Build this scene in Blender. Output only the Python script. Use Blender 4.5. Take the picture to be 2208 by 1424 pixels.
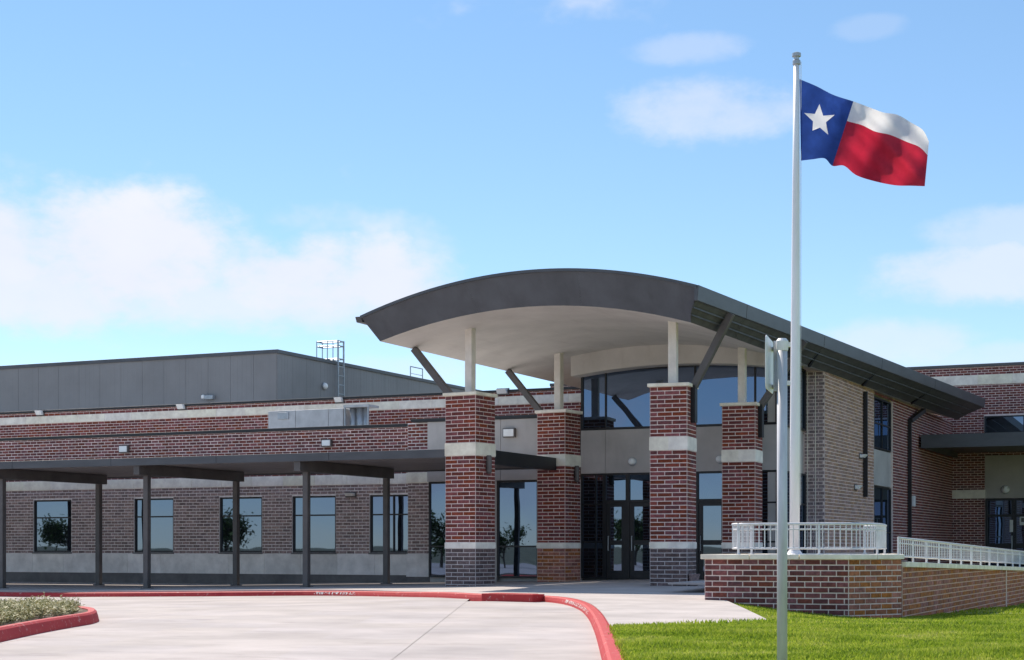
import bpy, bmesh, math, random
import numpy as np
from mathutils import Vector, Matrix
from mathutils.geometry import delaunay_2d_cdt

random.seed(7); np.random.seed(7)
for o in list(bpy.data.objects): bpy.data.objects.remove(o)
SC = bpy.context.scene
COL = SC.collection

# ------------------------------------------------------------------ camera
YAW = math.radians(24.7)
EYE = 1.1
CA, SA = math.cos(YAW), math.sin(YAW)
FPX, CX, HY = 3500.0, 1104.0, 1180.0
cam = bpy.data.cameras.new('camera'); camo = bpy.data.objects.new('camera', cam); COL.objects.link(camo)
camo.location = (0, 0, EYE); camo.rotation_euler = (math.radians(90), 0, YAW)
cam.sensor_width = 36; cam.lens = FPX / 2208 * 36
cam.shift_y = (HY - 712) / 2208
cam.clip_start = 0.1; cam.clip_end = 5000
SC.camera = camo

# ------------------------------------------------------------------ sky and sun
SUN_TO = Vector((-5.0, 3.1, 6.8)).normalized()      # direction towards the sun
EXPOSURE = 1.45
w = bpy.data.worlds.new('World'); SC.world = w; w.use_nodes = True
nt = w.node_tree; N = nt.nodes; L = nt.links
for n in list(N): N.remove(n)
def nd(tree, typ, **kw):
    n = tree.nodes.new(typ)
    for k, v in kw.items(): setattr(n, k, v)
    return n
def mth(tree, op, a, b=None, c=None):
    n = tree.nodes.new('ShaderNodeMath'); n.operation = op
    for i, x in enumerate((a, b, c)):
        if x is None: continue
        if isinstance(x, (int, float)): n.inputs[i].default_value = x
        else: tree.links.new(x, n.inputs[i])
    return n.outputs[0]
wout = nd(nt, 'ShaderNodeOutputWorld'); bg = nd(nt, 'ShaderNodeBackground')
sky = nd(nt, 'ShaderNodeTexSky', sky_type='NISHITA', sun_disc=False)
sky.sun_elevation = math.asin(SUN_TO.z); sky.sun_rotation = math.atan2(SUN_TO.x, SUN_TO.y)
sky.air_density = 0.75; sky.dust_density = 0.0; sky.ozone_density = 1.6; sky.altitude = 600
SKY_STRENGTH = 0.070; CLOUD_OFF = (6.6, 11.195, 0.8)
bg.inputs[1].default_value = SKY_STRENGTH
tc = nd(nt, 'ShaderNodeTexCoord')
sx = nd(nt, 'ShaderNodeSeparateXYZ'); L.new(tc.outputs['Generated'], sx.inputs[0])
X, Yc, Zc = sx.outputs
az = mth(nt, 'ARCTAN2', X, Yc)                       # 0 along +Y, positive to +X
el = mth(nt, 'ARCSINE', Zc)
# domain warp so the cloud outlines billow
mp = nd(nt, 'ShaderNodeCombineXYZ')
L.new(az, mp.inputs[0]); L.new(mth(nt, 'MULTIPLY', el, 1.6), mp.inputs[1])
nz = nd(nt, 'ShaderNodeTexNoise'); nz.inputs['Scale'].default_value = 13; nz.inputs['Detail'].default_value = 5; nz.inputs['Roughness'].default_value = 0.52
L.new(mp.outputs[0], nz.inputs['Vector'])
nz2 = nd(nt, 'ShaderNodeTexNoise'); nz2.inputs['Scale'].default_value = 4.5; nz2.inputs['Detail'].default_value = 6; nz2.inputs['Roughness'].default_value = 0.55
off = nd(nt, 'ShaderNodeVectorMath', operation='ADD'); off.inputs[1].default_value = CLOUD_OFF
L.new(mp.outputs[0], off.inputs[0]); L.new(off.outputs[0], nz2.inputs['Vector'])
nz3 = nd(nt, 'ShaderNodeTexNoise'); nz3.inputs['Scale'].default_value = 38; nz3.inputs['Detail'].default_value = 6; nz3.inputs['Roughness'].default_value = 0.62
L.new(mp.outputs[0], nz3.inputs['Vector'])
wob = mth(nt, 'ADD', mth(nt, 'MULTIPLY', mth(nt, 'SUBTRACT', nz.outputs[0], 0.5), 1.9), mth(nt, 'MULTIPLY', mth(nt, 'SUBTRACT', nz3.outputs[0], 0.5), 1.3))
# cloud banks: azimuth, elevation, half widths (radians), opacity
def pix_dir(px, py):
    k = (px - CX) / FPX; e = (HY - py) / FPX
    d = Vector((-SA + CA * k, CA + SA * k, e)).normalized()
    return math.atan2(d.x, d.y), math.asin(d.z)
BANKS = [(-60, 530, 440, 170, .95), (270, 560, 320, 160, 1.0), (60, 625, 460, 100, .9), (640, 605, 320, 110, .95), (830, 600, 190, 100, .95), (500, 650, 560, 75, .8),
         (1530, 235, 230, 75, .55), (1480, 108, 150, 36, .32), (1870, 60, 90, 28, .16), (2120, 590, 260, 75, .7), (2180, 500, 200, 60, .45), (1930, 740, 210, 60, .55),
         (860, 800, 200, 40, .35), (2150, 770, 180, 40, .4)]
dens = None
for (px, py, rx, ry, op) in BANKS:
    a0, e0 = pix_dir(px, py); ra, re = rx / FPX, ry / FPX
    da = mth(nt, 'DIVIDE', mth(nt, 'SUBTRACT', az, a0), ra)
    de = mth(nt, 'DIVIDE', mth(nt, 'SUBTRACT', el, e0), re)
    r2 = mth(nt, 'ADD', mth(nt, 'MULTIPLY', da, da), mth(nt, 'MULTIPLY', de, de))
    v = mth(nt, 'ADD', mth(nt, 'SUBTRACT', 1.0, r2), wob)
    sm = nd(nt, 'ShaderNodeMapRange', interpolation_type='SMOOTHSTEP'); L.new(v, sm.inputs[0])
    sm.inputs[1].default_value = -0.15; sm.inputs[2].default_value = 0.95; sm.inputs[3].default_value = 0; sm.inputs[4].default_value = op
    dens = sm.outputs[0] if dens is None else mth(nt, 'MAXIMUM', dens, sm.outputs[0])
# scattered cloud added over the unseen dome to neutralise the blue fill light
sm = nd(nt, 'ShaderNodeMapRange', interpolation_type='SMOOTHSTEP'); L.new(nz2.outputs[0], sm.inputs[0])
sm.inputs[1].default_value = 0.505; sm.inputs[2].default_value = 0.645; sm.inputs[3].default_value = 0; sm.inputs[4].default_value = 0.85
dens = mth(nt, 'MAXIMUM', dens, sm.outputs[0])
hs = nd(nt, 'ShaderNodeHueSaturation'); hs.inputs['Saturation'].default_value = 1.24; hs.inputs['Hue'].default_value = 0.497; hs.inputs['Value'].default_value = 1.52
gm = nd(nt, 'ShaderNodeGamma'); gm.inputs[1].default_value = 0.72
L.new(sky.outputs[0], gm.inputs[0]); L.new(gm.outputs[0], hs.inputs['Color'])
cl = nd(nt, 'ShaderNodeMixRGB'); cl.inputs[1].default_value = (4.1, 4.4, 5.2, 1); cl.inputs[2].default_value = (4.9, 5.0, 5.5, 1)
L.new(nz.outputs[0], cl.inputs[0])
mix = nd(nt, 'ShaderNodeMixRGB'); L.new(dens, mix.inputs[0]); L.new(hs.outputs[0], mix.inputs[1]); L.new(cl.outputs[0], mix.inputs[2])
L.new(mix.outputs[0], bg.inputs[0]); L.new(bg.outputs[0], wout.inputs[0])

sl = bpy.data.lights.new('sun', 'SUN'); sl.energy = 2.3; sl.angle = math.radians(0.53); sl.color = (1.0, 0.89, 0.77)
so = bpy.data.objects.new('sun', sl); COL.objects.link(so)
so.rotation_euler = (-SUN_TO).to_track_quat('-Z', 'Y').to_euler(); so.location = (-20, 20, 40)
vs = SC.view_settings
vs.view_transform = 'Standard'; vs.look = 'None'; vs.exposure = EXPOSURE; vs.gamma = 1.0; vs.use_curve_mapping = False

# ------------------------------------------------------------------ survey helpers (the photograph's rays, used to read off real positions)
def ray(px, py):
    k = (px - CX) / FPX; return Vector((-SA + CA * k, CA + SA * k, (HY - py) / FPX))
def onV(px, py, v):
    d = ray(px, py); t = v / d.y; return Vector((d.x * t, v, EYE + d.z * t))
def onU(px, py, u):
    d = ray(px, py); t = u / d.x; return Vector((u, d.y * t, EYE + d.z * t))
def onZ(px, py, z):
    d = ray(px, py); t = (z - EYE) / d.z; return Vector((d.x * t, d.y * t, z))
def onD(px, py, D):
    d = ray(px, py); return Vector((d.x * D, d.y * D, EYE + d.z * D))
def proj(p):
    D = -SA * p[0] + CA * p[1]; r = CA * p[0] + SA * p[1]
    if D < 0.1: return None
    return CX + FPX * r / D, HY - FPX * (p[2] - EYE) / D, D
def uu(px, v): return onV(px, HY, v).x
def vv(px, u): return onU(px, HY, u).y

# ------------------------------------------------------------------ materials
MATS = {}
def mat(name, col, rough=0.7, metal=0.0, var=0.12, scale=6.0, bump=0.0, bscale=60.0, spec=0.5, col2=None, detail=6, coord='Object', island=0.0, stretch=None):
    m = bpy.data.materials.new(name); m.use_nodes = True; t = m.node_tree; b = t.nodes['Principled BSDF']
    b.inputs['Roughness'].default_value = rough; b.inputs['Metallic'].default_value = metal
    b.inputs['Specular IOR Level'].default_value = spec
    g = nd(t, 'ShaderNodeNewGeometry')
    vec = g.outputs['Position']
    if stretch:
        mpn = nd(t, 'ShaderNodeMapping'); mpn.inputs['Scale'].default_value = stretch; t.links.new(vec, mpn.inputs[0]); vec = mpn.outputs[0]
    n = nd(t, 'ShaderNodeTexNoise'); n.inputs['Scale'].default_value = scale; n.inputs['Detail'].default_value = detail; n.inputs['Roughness'].default_value = 0.6
    t.links.new(vec, n.inputs['Vector'])
    c2 = col2 or tuple(max(0, c * (1 - 2.2 * var)) for c in col)
    c1 = col if col2 else tuple(min(1, c * (1 + 1.2 * var)) for c in col)
    mx = nd(t, 'ShaderNodeMixRGB'); mx.inputs[1].default_value = (*c1, 1); mx.inputs[2].default_value = (*c2, 1)
    mr = nd(t, 'ShaderNodeMapRange'); mr.inputs[1].default_value = 0.3; mr.inputs[2].default_value = 0.7
    t.links.new(n.outputs[0], mr.inputs[0]); t.links.new(mr.outputs[0], mx.inputs[0])
    out = mx.outputs[0]
    if island:
        oi = nd(t, 'ShaderNodeObjectInfo')
        s = mth(t, 'FRACT', mth(t, 'ADD', oi.outputs['Random'], g.outputs['Random Per Island']))
        k = mth(t, 'ADD', mth(t, 'MULTIPLY', s, 2 * island), 1 - island)
        s2 = mth(t, 'FRACT', mth(t, 'MULTIPLY', s, 7.31))
        hsn = nd(t, 'ShaderNodeHueSaturation'); t.links.new(out, hsn.inputs['Color']); t.links.new(k, hsn.inputs['Value'])
        t.links.new(mth(t, 'ADD', 0.485, mth(t, 'MULTIPLY', s2, 0.03)), hsn.inputs['Hue'])
        t.links.new(mth(t, 'ADD', 0.8, mth(t, 'MULTIPLY', s2, 0.35)), hsn.inputs['Saturation'])
        out = hsn.outputs[0]
    t.links.new(out, b.inputs['Base Color'])
    if bump:
        n2 = nd(t, 'ShaderNodeTexNoise'); n2.inputs['Scale'].default_value = bscale; n2.inputs['Detail'].default_value = 4
        t.links.new(g.outputs['Position'], n2.inputs['Vector'])
        bp = nd(t, 'ShaderNodeBump'); bp.inputs['Strength'].default_value = bump; bp.inputs['Distance'].default_value = 0.02
        t.links.new(n2.outputs[0], bp.inputs['Height']); t.links.new(bp.outputs[0], b.inputs['Normal'])
    MATS[name] = m; return m
M = MATS
mat('brick_red', (0.215, 0.046, 0.036), .85, var=.22, scale=14, bump=.3, island=.34)
mat('brick_burgundy', (0.200, 0.055, 0.050), .85, var=.22, scale=14, bump=.3, island=.34)
mat('brick_umber', (0.350, 0.250, 0.238), .85, var=.22, scale=14, bump=.3, island=.30)
mat('brick_tan', (0.420, 0.250, 0.185), .85, var=.2, scale=14, bump=.3, island=.25)
mat('brick_rust', (0.390, 0.135, 0.070), .85, var=.22, scale=14, bump=.3, island=.22)
mat('mortar_buff', (0.700, 0.470, 0.370), .95, var=.1, scale=8, bump=.3)
mat('brick_plum', (0.150, 0.100, 0.095), .85, var=.22, scale=14, bump=.3, island=.3)
mat('mortar_dusk', (0.58, 0.51, 0.49), .95, var=.1, scale=8, bump=.3)
mat('mortar_pink', (0.840, 0.680, 0.620), .95, var=.1, scale=8, bump=.3)
mat('mortar_grey', (0.930, 0.840, 0.810), .95, var=.1, scale=8, bump=.3)
mat('cast_stone', (0.930, 0.830, 0.700), .85, var=.10, scale=3, bump=.15, island=.05)
mat('concrete_block', (0.880, 0.830, 0.790), .88, var=.10, scale=2.2, bump=.2, bscale=40, island=.06)
mat('dark_base', (0.170, 0.158, 0.155), .8, var=.12, scale=3, bump=.1)
mat('charcoal_metal', (0.085, 0.088, 0.098), .42, var=.10, scale=1.2, spec=.5, stretch=(1, 1, 3))
mat('fascia_metal', (0.088, 0.100, 0.122), .5, var=.12, scale=1.3, bump=.08, bscale=2.5)
mat('eave_metal', (0.080, 0.078, 0.076), .5, var=.2, scale=2.5, bump=.05, bscale=6)
mat('bronze_metal', (0.115, 0.102, 0.098), .45, var=.12, scale=2)
mat('canopy_sheet', (0.26, 0.225, 0.215), .5, var=.1, scale=2)
mat('black_metal', (0.012, 0.013, 0.016), .45, var=.15, scale=3)
mat('grey_panel', (0.470, 0.440, 0.420), .55, var=.07, scale=1.1)
mat('gym_metal', (0.250, 0.242, 0.242), .5, var=.06, scale=.5, island=.03)
mat('soffit', (0.690, 0.655, 0.625), .8, var=.06, scale=.9, bump=.05, bscale=3)
mat('post_paint', (0.780, 0.730, 0.670), .55, var=.06, scale=4)
mat('roof_membrane', (0.50, 0.50, 0.50), .6, var=.08, scale=2)
mat('galvanised', (0.42, 0.45, 0.48), .42, metal=.55, var=.10, scale=5)
mat('rail_paint', (0.62, 0.64, 0.67), .42, metal=.15, var=.07, scale=9)
mat('pole_metal', (0.820, 0.830, 0.850), .42, metal=.05, var=.05, scale=3, stretch=(1, 1, .2))
mat('post_galv', (0.560, 0.580, 0.610), .5, metal=.1, var=.10, scale=6, stretch=(2, 2, .4))
mat('white_enamel', (0.75, 0.75, 0.76), .4, var=.05, scale=6)
mat('lens_white', (0.920, 0.920, 0.900), .35, var=.04, scale=10)
mat('duct_grey', (0.500, 0.510, 0.520), .5, metal=.2, var=.08, scale=3)
mat('concrete_drive', (0.435, 0.395, 0.380), .9, var=.11, scale=.55, bump=.12, bscale=90, detail=9, island=.02)
mat('concrete_walk', (0.460, 0.420, 0.400), .9, var=.11, scale=.8, bump=.12, bscale=90, detail=9)
mat('joint_dark', (0.09, 0.085, 0.08), .95)
mat('soil', (0.14, 0.10, 0.075), .95, var=.3, scale=20, bump=.6)
mat('lawn_soil', (0.200, 0.260, 0.035), .95, var=.3, scale=2.2, bump=.5)
mat('field', (0.150, 0.150, 0.085), .95, var=.3, scale=.2)
mat('bark', (0.09, 0.065, 0.05), .9, var=.3, scale=10)
mat('flag_blue', (0.022, 0.060, 0.27), .75, var=.10, scale=5)
mat('flag_white', (0.74, 0.74, 0.77), .75, var=.03, scale=5)
mat('flag_red', (0.47, 0.020, 0.052), .75, var=.06, scale=5)
mat('paper', (0.75, 0.75, 0.72), .7, var=.03)

def stain(name, scale, stretch, lo, hi, amt):
    t = M[name].node_tree; b = t.nodes['Principled BSDF']; src = b.inputs['Base Color'].links[0].from_socket
    g = nd(t, 'ShaderNodeNewGeometry'); mp_ = nd(t, 'ShaderNodeMapping'); mp_.inputs['Scale'].default_value = stretch; mp_.inputs['Rotation'].default_value = (0, 0, -YAW); t.links.new(g.outputs['Position'], mp_.inputs[0])
    n = nd(t, 'ShaderNodeTexNoise'); n.inputs['Scale'].default_value = scale; n.inputs['Detail'].default_value = 7; n.inputs['Roughness'].default_value = .68; t.links.new(mp_.outputs[0], n.inputs['Vector'])
    mr = nd(t, 'ShaderNodeMapRange', interpolation_type='SMOOTHSTEP'); mr.inputs[1].default_value = lo; mr.inputs[2].default_value = hi; mr.inputs[4].default_value = amt; t.links.new(n.outputs[0], mr.inputs[0])
    mx = nd(t, 'ShaderNodeMixRGB', blend_type='MULTIPLY'); t.links.new(mr.outputs[0], mx.inputs[0]); t.links.new(src, mx.inputs[1]); mx.inputs[2].default_value = (.62, .58, .56, 1); t.links.new(mx.outputs[0], b.inputs['Base Color'])
stain('concrete_drive', 1.6, (.5, 1.2, 1), .52, .72, .55); stain('concrete_drive', 9.0, (1, 1, 1), .66, .72, .45); stain('concrete_walk', 2.2, (1, 1, 1), .55, .75, .45)
stain('soffit', 1.2, (2.2, .35, 1), .5, .75, .25); stain('fascia_metal', 1.5, (2.5, 1, .3), .5, .75, .4)
stain('cast_stone', 3.0, (1.5, 1.5, .6), .52, .75, .3); stain('grey_panel', 1.3, (2, 2, .3), .5, .75, .25); stain('concrete_block', 2.0, (1, 1, .5), .5, .75, .3)
def glass_mat():
    m = bpy.data.materials.new('tinted_glass'); m.use_nodes = True; t = m.node_tree
    for n in list(t.nodes): t.nodes.remove(n)
    o = nd(t, 'ShaderNodeOutputMaterial'); d = nd(t, 'ShaderNodeBsdfDiffuse'); g = nd(t, 'ShaderNodeBsdfGlossy'); mx = nd(t, 'ShaderNodeMixShader')
    d.inputs[0].default_value = (0.012, 0.015, 0.018, 1)
    g.inputs[0].default_value = (0.44, 0.60, 0.90, 1); g.inputs['Roughness'].default_value = 0.012
    lw = nd(t, 'ShaderNodeFresnel'); lw.inputs[0].default_value = 3.2
    t.links.new(lw.outputs[0], mx.inputs[0])
    ge = nd(t, 'ShaderNodeNewGeometry'); n2 = nd(t, 'ShaderNodeTexNoise'); n2.inputs['Scale'].default_value = 0.9; n2.inputs['Detail'].default_value = 1
    t.links.new(ge.outputs['Position'], n2.inputs['Vector'])
    bp = nd(t, 'ShaderNodeBump'); bp.inputs['Strength'].default_value = 0.05; bp.inputs['Distance'].default_value = 0.05
    t.links.new(n2.outputs[0], bp.inputs['Height']); t.links.new(bp.outputs[0], g.inputs['Normal'])
    t.links.new(d.outputs[0], mx.inputs[1]); t.links.new(g.outputs[0], mx.inputs[2]); t.links.new(mx.outputs[0], o.inputs[0])
    MATS['glass'] = m
glass_mat()

def translucent(name, f):
    t = M[name].node_tree; b = t.nodes['Principled BSDF']; o = t.nodes['Material Output']
    tr = nd(t, 'ShaderNodeBsdfTranslucent'); src = b.inputs['Base Color'].links[0].from_socket; t.links.new(src, tr.inputs[0])
    ms = nd(t, 'ShaderNodeMixShader'); ms.inputs[0].default_value = f
    t.links.new(b.outputs[0], ms.inputs[1]); t.links.new(tr.outputs[0], ms.inputs[2]); t.links.new(ms.outputs[0], o.inputs[0])
for n_ in ('flag_blue', 'flag_white', 'flag_red'): translucent(n_, .45)
def kerb_mat():
    m = bpy.data.materials.new('red_kerb_paint'); m.use_nodes = True; t = m.node_tree; b = t.nodes['Principled BSDF']
    b.inputs['Roughness'].default_value = .7
    g = nd(t, 'ShaderNodeNewGeometry')
    n = nd(t, 'ShaderNodeTexNoise'); n.inputs['Scale'].default_value = 5; n.inputs['Detail'].default_value = 8; n.inputs['Roughness'].default_value = .65
    t.links.new(g.outputs['Position'], n.inputs['Vector'])
    mx = nd(t, 'ShaderNodeMixRGB'); mx.inputs[1].default_value = (0.37, 0.010, 0.016, 1); mx.inputs[2].default_value = (0.47, 0.035, 0.035, 1)
    t.links.new(n.outputs[0], mx.inputs[0])
    n3 = nd(t, 'ShaderNodeTexNoise'); n3.inputs['Scale'].default_value = 9; n3.inputs['Detail'].default_value = 10; n3.inputs['Roughness'].default_value = .75
    t.links.new(g.outputs['Position'], n3.inputs['Vector'])
    mr = nd(t, 'ShaderNodeMapRange'); mr.inputs[1].default_value = .585; mr.inputs[2].default_value = .65; mr.inputs[4].default_value = .8
    t.links.new(n3.outputs[0], mr.inputs[0])
    m2 = nd(t, 'ShaderNodeMixRGB'); m2.inputs[2].default_value = (0.58, 0.40, 0.36, 1)
    t.links.new(mx.outputs[0], m2.inputs[1]); t.links.new(mr.outputs[0], m2.inputs[0]); t.links.new(m2.outputs[0], b.inputs['Base Color'])
    MATS['kerb_red'] = m
kerb_mat()

def leaf_mat(name, cols, rough=.6, trans=.35):
    m = bpy.data.materials.new(name); m.use_nodes = True; t = m.node_tree; b = t.nodes['Principled BSDF']; o = t.nodes['Material Output']
    g = nd(t, 'ShaderNodeNewGeometry'); cr = nd(t, 'ShaderNodeValToRGB')
    cr.color_ramp.elements[0].color = (*cols[0], 1); cr.color_ramp.elements[-1].color = (*cols[-1], 1)
    for i, c in enumerate(cols[1:-1]):
        e = cr.color_ramp.elements.new((i + 1) / (len(cols) - 1)); e.color = (*c, 1)
    n = nd(t, 'ShaderNodeTexNoise'); n.inputs['Scale'].default_value = 1.1; n.inputs['Detail'].default_value = 3
    t.links.new(g.outputs['Position'], n.inputs['Vector'])
    f = mth(t, 'ADD', mth(t, 'MULTIPLY', g.outputs['Random Per Island'], .55), mth(t, 'MULTIPLY', mth(t, 'SUBTRACT', n.outputs[0], .41), 1.5))
    t.links.new(f, cr.inputs[0]); t.links.new(cr.outputs[0], b.inputs['Base Color']); b.inputs['Roughness'].default_value = rough
    b.inputs['Specular IOR Level'].default_value = .25
    tr = nd(t, 'ShaderNodeBsdfTranslucent'); t.links.new(cr.outputs[0], tr.inputs[0])
    ms = nd(t, 'ShaderNodeMixShader'); ms.inputs[0].default_value = trans
    t.links.new(b.outputs[0], ms.inputs[1]); t.links.new(tr.outputs[0], ms.inputs[2]); t.links.new(ms.outputs[0], o.inputs[0])
    MATS[name] = m
leaf_mat('grass', [(0.11, 0.18, 0.013), (0.22, 0.32, 0.024), (0.34, 0.42, 0.042), (0.44, 0.48, 0.085), (0.60, 0.56, 0.22)], trans=.5)
leaf_mat('ground_leaf', [(0.12, 0.13, 0.05), (0.27, 0.27, 0.12), (0.44, 0.41, 0.24), (0.62, 0.58, 0.42)], trans=.2)
leaf_mat('tree_leaf', [(0.03, 0.06, 0.015), (0.05, 0.09, 0.02), (0.08, 0.13, 0.03)])

# ------------------------------------------------------------------ mesh helpers
class MB:
    def __init__(s): s.v = []; s.f = []
    def quad(s, *pts):
        i = len(s.v); s.v += [tuple(p) for p in pts]; s.f.append(tuple(range(i, i + len(pts)))); return s
    def hexa(s, p):      # 8 points: bottom 0-3 counter-clockwise, top 4-7
        i = len(s.v); s.v += [tuple(q) for q in p]
        s.f += [tuple(i + j for j in q) for q in ((3, 2, 1, 0), (4, 5, 6, 7), (0, 1, 5, 4), (1, 2, 6, 5), (2, 3, 7, 6), (3, 0, 4, 7))]; return s
    def box(s, a, b):
        x0, y0, z0 = (min(a[i], b[i]) for i in range(3)); x1, y1, z1 = (max(a[i], b[i]) for i in range(3))
        return s.hexa([(x0, y0, z0), (x1, y0, z0), (x1, y1, z0), (x0, y1, z0), (x0, y0, z1), (x1, y0, z1), (x1, y1, z1), (x0, y1, z1)])
    def obox(s, c, e, n, hl, hd, z0, z1):      # box along plan direction e, depth n
        c = Vector((c[0], c[1], 0)); e = Vector((e[0], e[1], 0)); n = Vector((n[0], n[1], 0))
        pts = [c - e * hl - n * hd, c + e * hl - n * hd, c + e * hl + n * hd, c - e * hl + n * hd]
        if e.cross(n).z < 0: pts.reverse()
        return s.hexa([(p.x, p.y, z0) for p in pts] + [(p.x, p.y, z1) for p in pts])
    def prism(s, poly, z0, z1):
        n = len(poly); i = len(s.v)
        s.v += [(p[0], p[1], z0) for p in poly] + [(p[0], p[1], z1) for p in poly]
        s.f.append(tuple(range(i + n - 1, i - 1, -1))); s.f.append(tuple(range(i + n, i + 2 * n)))
        for k in range(n):
            j = (k + 1) % n; s.f.append((i + k, i + j, i + n + j, i + n + k))
        return s
    def tube(s, pts, r, seg=10, cap=True):
        pts = [Vector(p) for p in pts]; i0 = len(s.v)
        rs = r if isinstance(r, (list, tuple)) else [r] * len(pts)
        prev = None
        for k, p in enumerate(pts):
            t = (pts[min(k + 1, len(pts) - 1)] - pts[max(k - 1, 0)]).normalized()
            a = prev if prev is not None else (Vector((0, 0, 1)) if abs(t.z) < .9 else Vector((1, 0, 0)))
            x = (a - t * a.dot(t)).normalized(); y = t.cross(x); prev = x
            for q in range(seg):
                an = 2 * math.pi * q / seg; s.v.append(tuple(p + (x * math.cos(an) + y * math.sin(an)) * rs[k]))
        for k in range(len(pts) - 1):
            for q in range(seg):
                q2 = (q + 1) % seg; a = i0 + k * seg
                s.f.append((a + q, a + q2, a + seg + q2, a + seg + q))
        if cap:
            s.f.append(tuple(i0 + q for q in range(seg - 1, -1, -1))); a = i0 + (len(pts) - 1) * seg
            s.f.append(tuple(a + q for q in range(seg)))
        return s
    def bar(s, p, q, wd, ht):       # rectangular bar between two points
        p, q = Vector(p), Vector(q); t = (q - p).normalized()
        up = Vector((0, 0, 1)) if abs(t.z) < .95 else Vector((0, 1, 0))
        x = t.cross(up).normalized() * wd / 2; y = x.cross(t).normalized() * ht / 2
        return s.hexa([p - x - y, p + x - y, p + x + y, p - x + y, q - x - y, q + x - y, q + x + y, q - x + y])
    def lathe(s, c, prof, seg=16, axis=None):
        c = Vector(c); i0 = len(s.v)
        ax = Vector(axis or (0, 0, 1)).normalized(); a = Vector((1, 0, 0)) if abs(ax.x) < .9 else Vector((0, 1, 0))
        x = (a - ax * a.dot(ax)).normalized(); y = ax.cross(x)
        for (r, h) in prof:
            for q in range(seg):
                an = 2 * math.pi * q / seg; s.v.append(tuple(c + ax * h + (x * math.cos(an) + y * math.sin(an)) * r))
        for k in range(len(prof) - 1):
            for q in range(seg):
                q2 = (q + 1) % seg; b = i0 + k * seg; s.f.append((b + q, b + q2, b + seg + q2, b + seg + q))
        s.f.append(tuple(i0 + q for q in range(seg - 1, -1, -1))); b = i0 + (len(prof) - 1) * seg; s.f.append(tuple(b + q for q in range(seg)))
        return s
    def build(s, name, m, parent=None, smooth=False, bevel=0, fix=True):
        me = bpy.data.meshes.new(name); me.from_pydata(s.v, [], s.f)
        if fix:
            bm = bmesh.new(); bm.from_mesh(me); bmesh.ops.recalc_face_normals(bm, faces=bm.faces)
            bm.to_mesh(me); bm.free()
        me.materials.append(M[m] if isinstance(m, str) else m)
        o = bpy.data.objects.new(name, me); COL.objects.link(o)
        if parent: attach(o, parent)
        if smooth:
            for p in me.polygons: p.use_smooth = True
        if bevel:
            b = o.modifiers.new('bevel', 'BEVEL'); b.width = bevel; b.segments = 2; b.limit_method = 'ANGLE'
        return o
PW = {}
def wm(o):
    return PW.get(o.name, Matrix.Identity(4))
def attach(o, parent):
    o.parent = parent; o.matrix_parent_inverse = wm(parent).inverted(); 
def empty(name, loc):
    o = bpy.data.objects.new(name, None); COL.objects.link(o); o.location = loc; o.empty_display_size = .3
    PW[o.name] = Matrix.Translation(loc); return o
def tag(o, label=None, cat=None, group=None, kind=None):
    if label: o['label'] = label
    if cat: o['category'] = cat
    if group: o['group'] = group
    if kind: o['kind'] = kind
    return o
def thing(name, loc, label, cat, group=None): return tag(empty(name, loc), label, cat, group)

# one shared brick: long axis X, outward -Y, unit size, 5 faces (the back is buried in mortar)
UB = {}
def unit_brick(m):
    if m in UB: return UB[m]
    me = bpy.data.meshes.new('brick')
    c = .035; hz = .12
    v = [(-.5, 0, -.5), (.5, 0, -.5), (.5, 0, .5), (-.5, 0, .5)]
    v += [(-.5, -.7, -.5), (.5, -.7, -.5), (.5, -.7, .5), (-.5, -.7, .5), (-.5 + c, -1, -.5 + hz), (.5 - c, -1, -.5 + hz), (.5 - c, -1, .5 - hz), (-.5 + c, -1, .5 - hz)]
    f = [(8, 9, 10, 11)]
    for k in range(4):
        j = (k + 1) % 4; f += [(k, j, 4 + j, 4 + k), (4 + k, 4 + j, 8 + j, 8 + k)]
    me.from_pydata(v, [], f)
    bm = bmesh.new(); bm.from_mesh(me); bmesh.ops.recalc_face_normals(bm, faces=bm.faces)
    # outward check: front face must look to -Y
    bm.faces.ensure_lookup_table()
    if bm.faces[0].normal.y > 0: bmesh.ops.reverse_faces(bm, faces=bm.faces)
    bm.to_mesh(me); bm.free()
    me.materials.append(M[m]); UB[m] = me; return me
BL, BH, JT = 0.285, 0.1015, 0.021
def course_list(O, e, Lw, z0, z1, mfun, holes=(), shift=0.0, bl=BL, bh=BH, phase=0, zref=None):
    """bricks of one wall face: O plan start, e plan direction (outside on the right hand), returns (centre, e, len, h, mat)"""
    out = []; e = Vector((e[0], e[1], 0)).normalized(); O = Vector((O[0], O[1], 0))
    zr = z0 if zref is None else zref
    k0 = int(math.floor((z0 - zr) / bh + 1e-6)); k1 = int(math.ceil((z1 - zr) / bh - 1e-6))
    for k in range(k0, k1):
        a, b = max(z0, zr + k * bh), min(z1, zr + (k + 1) * bh)
        if b - a < .03: continue
        off = ((k + phase) % 2) * bl / 2 + shift
        n0 = int(math.floor(-off / bl)) - 1; n1 = int(math.ceil((Lw - off) / bl)) + 1
        for n in range(n0, n1):
            s0, s1 = max(0, off + n * bl), min(Lw, off + (n + 1) * bl)
            if s1 - s0 < .05: continue
            segs = [(s0, s1)]
            for (h0, h1, hz0, hz1) in holes:
                if b <= hz0 + .02 or a >= hz1 - .02: continue
                ns = []
                for (p, q) in segs:
                    if q <= h0 or p >= h1: ns.append((p, q)); continue
                    if h0 - p > .05: ns.append((p, h0))
                    if q - h1 > .05: ns.append((h1, q))
                segs = ns
            for (p, q) in segs:
                c = O + e * ((p + q) / 2); zc = (a + b) / 2
                out.append((Vector((c.x, c.y, zc)), e, q - p - JT, b - a - JT, mfun(zc, (p + q) / 2)))
    return out
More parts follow.
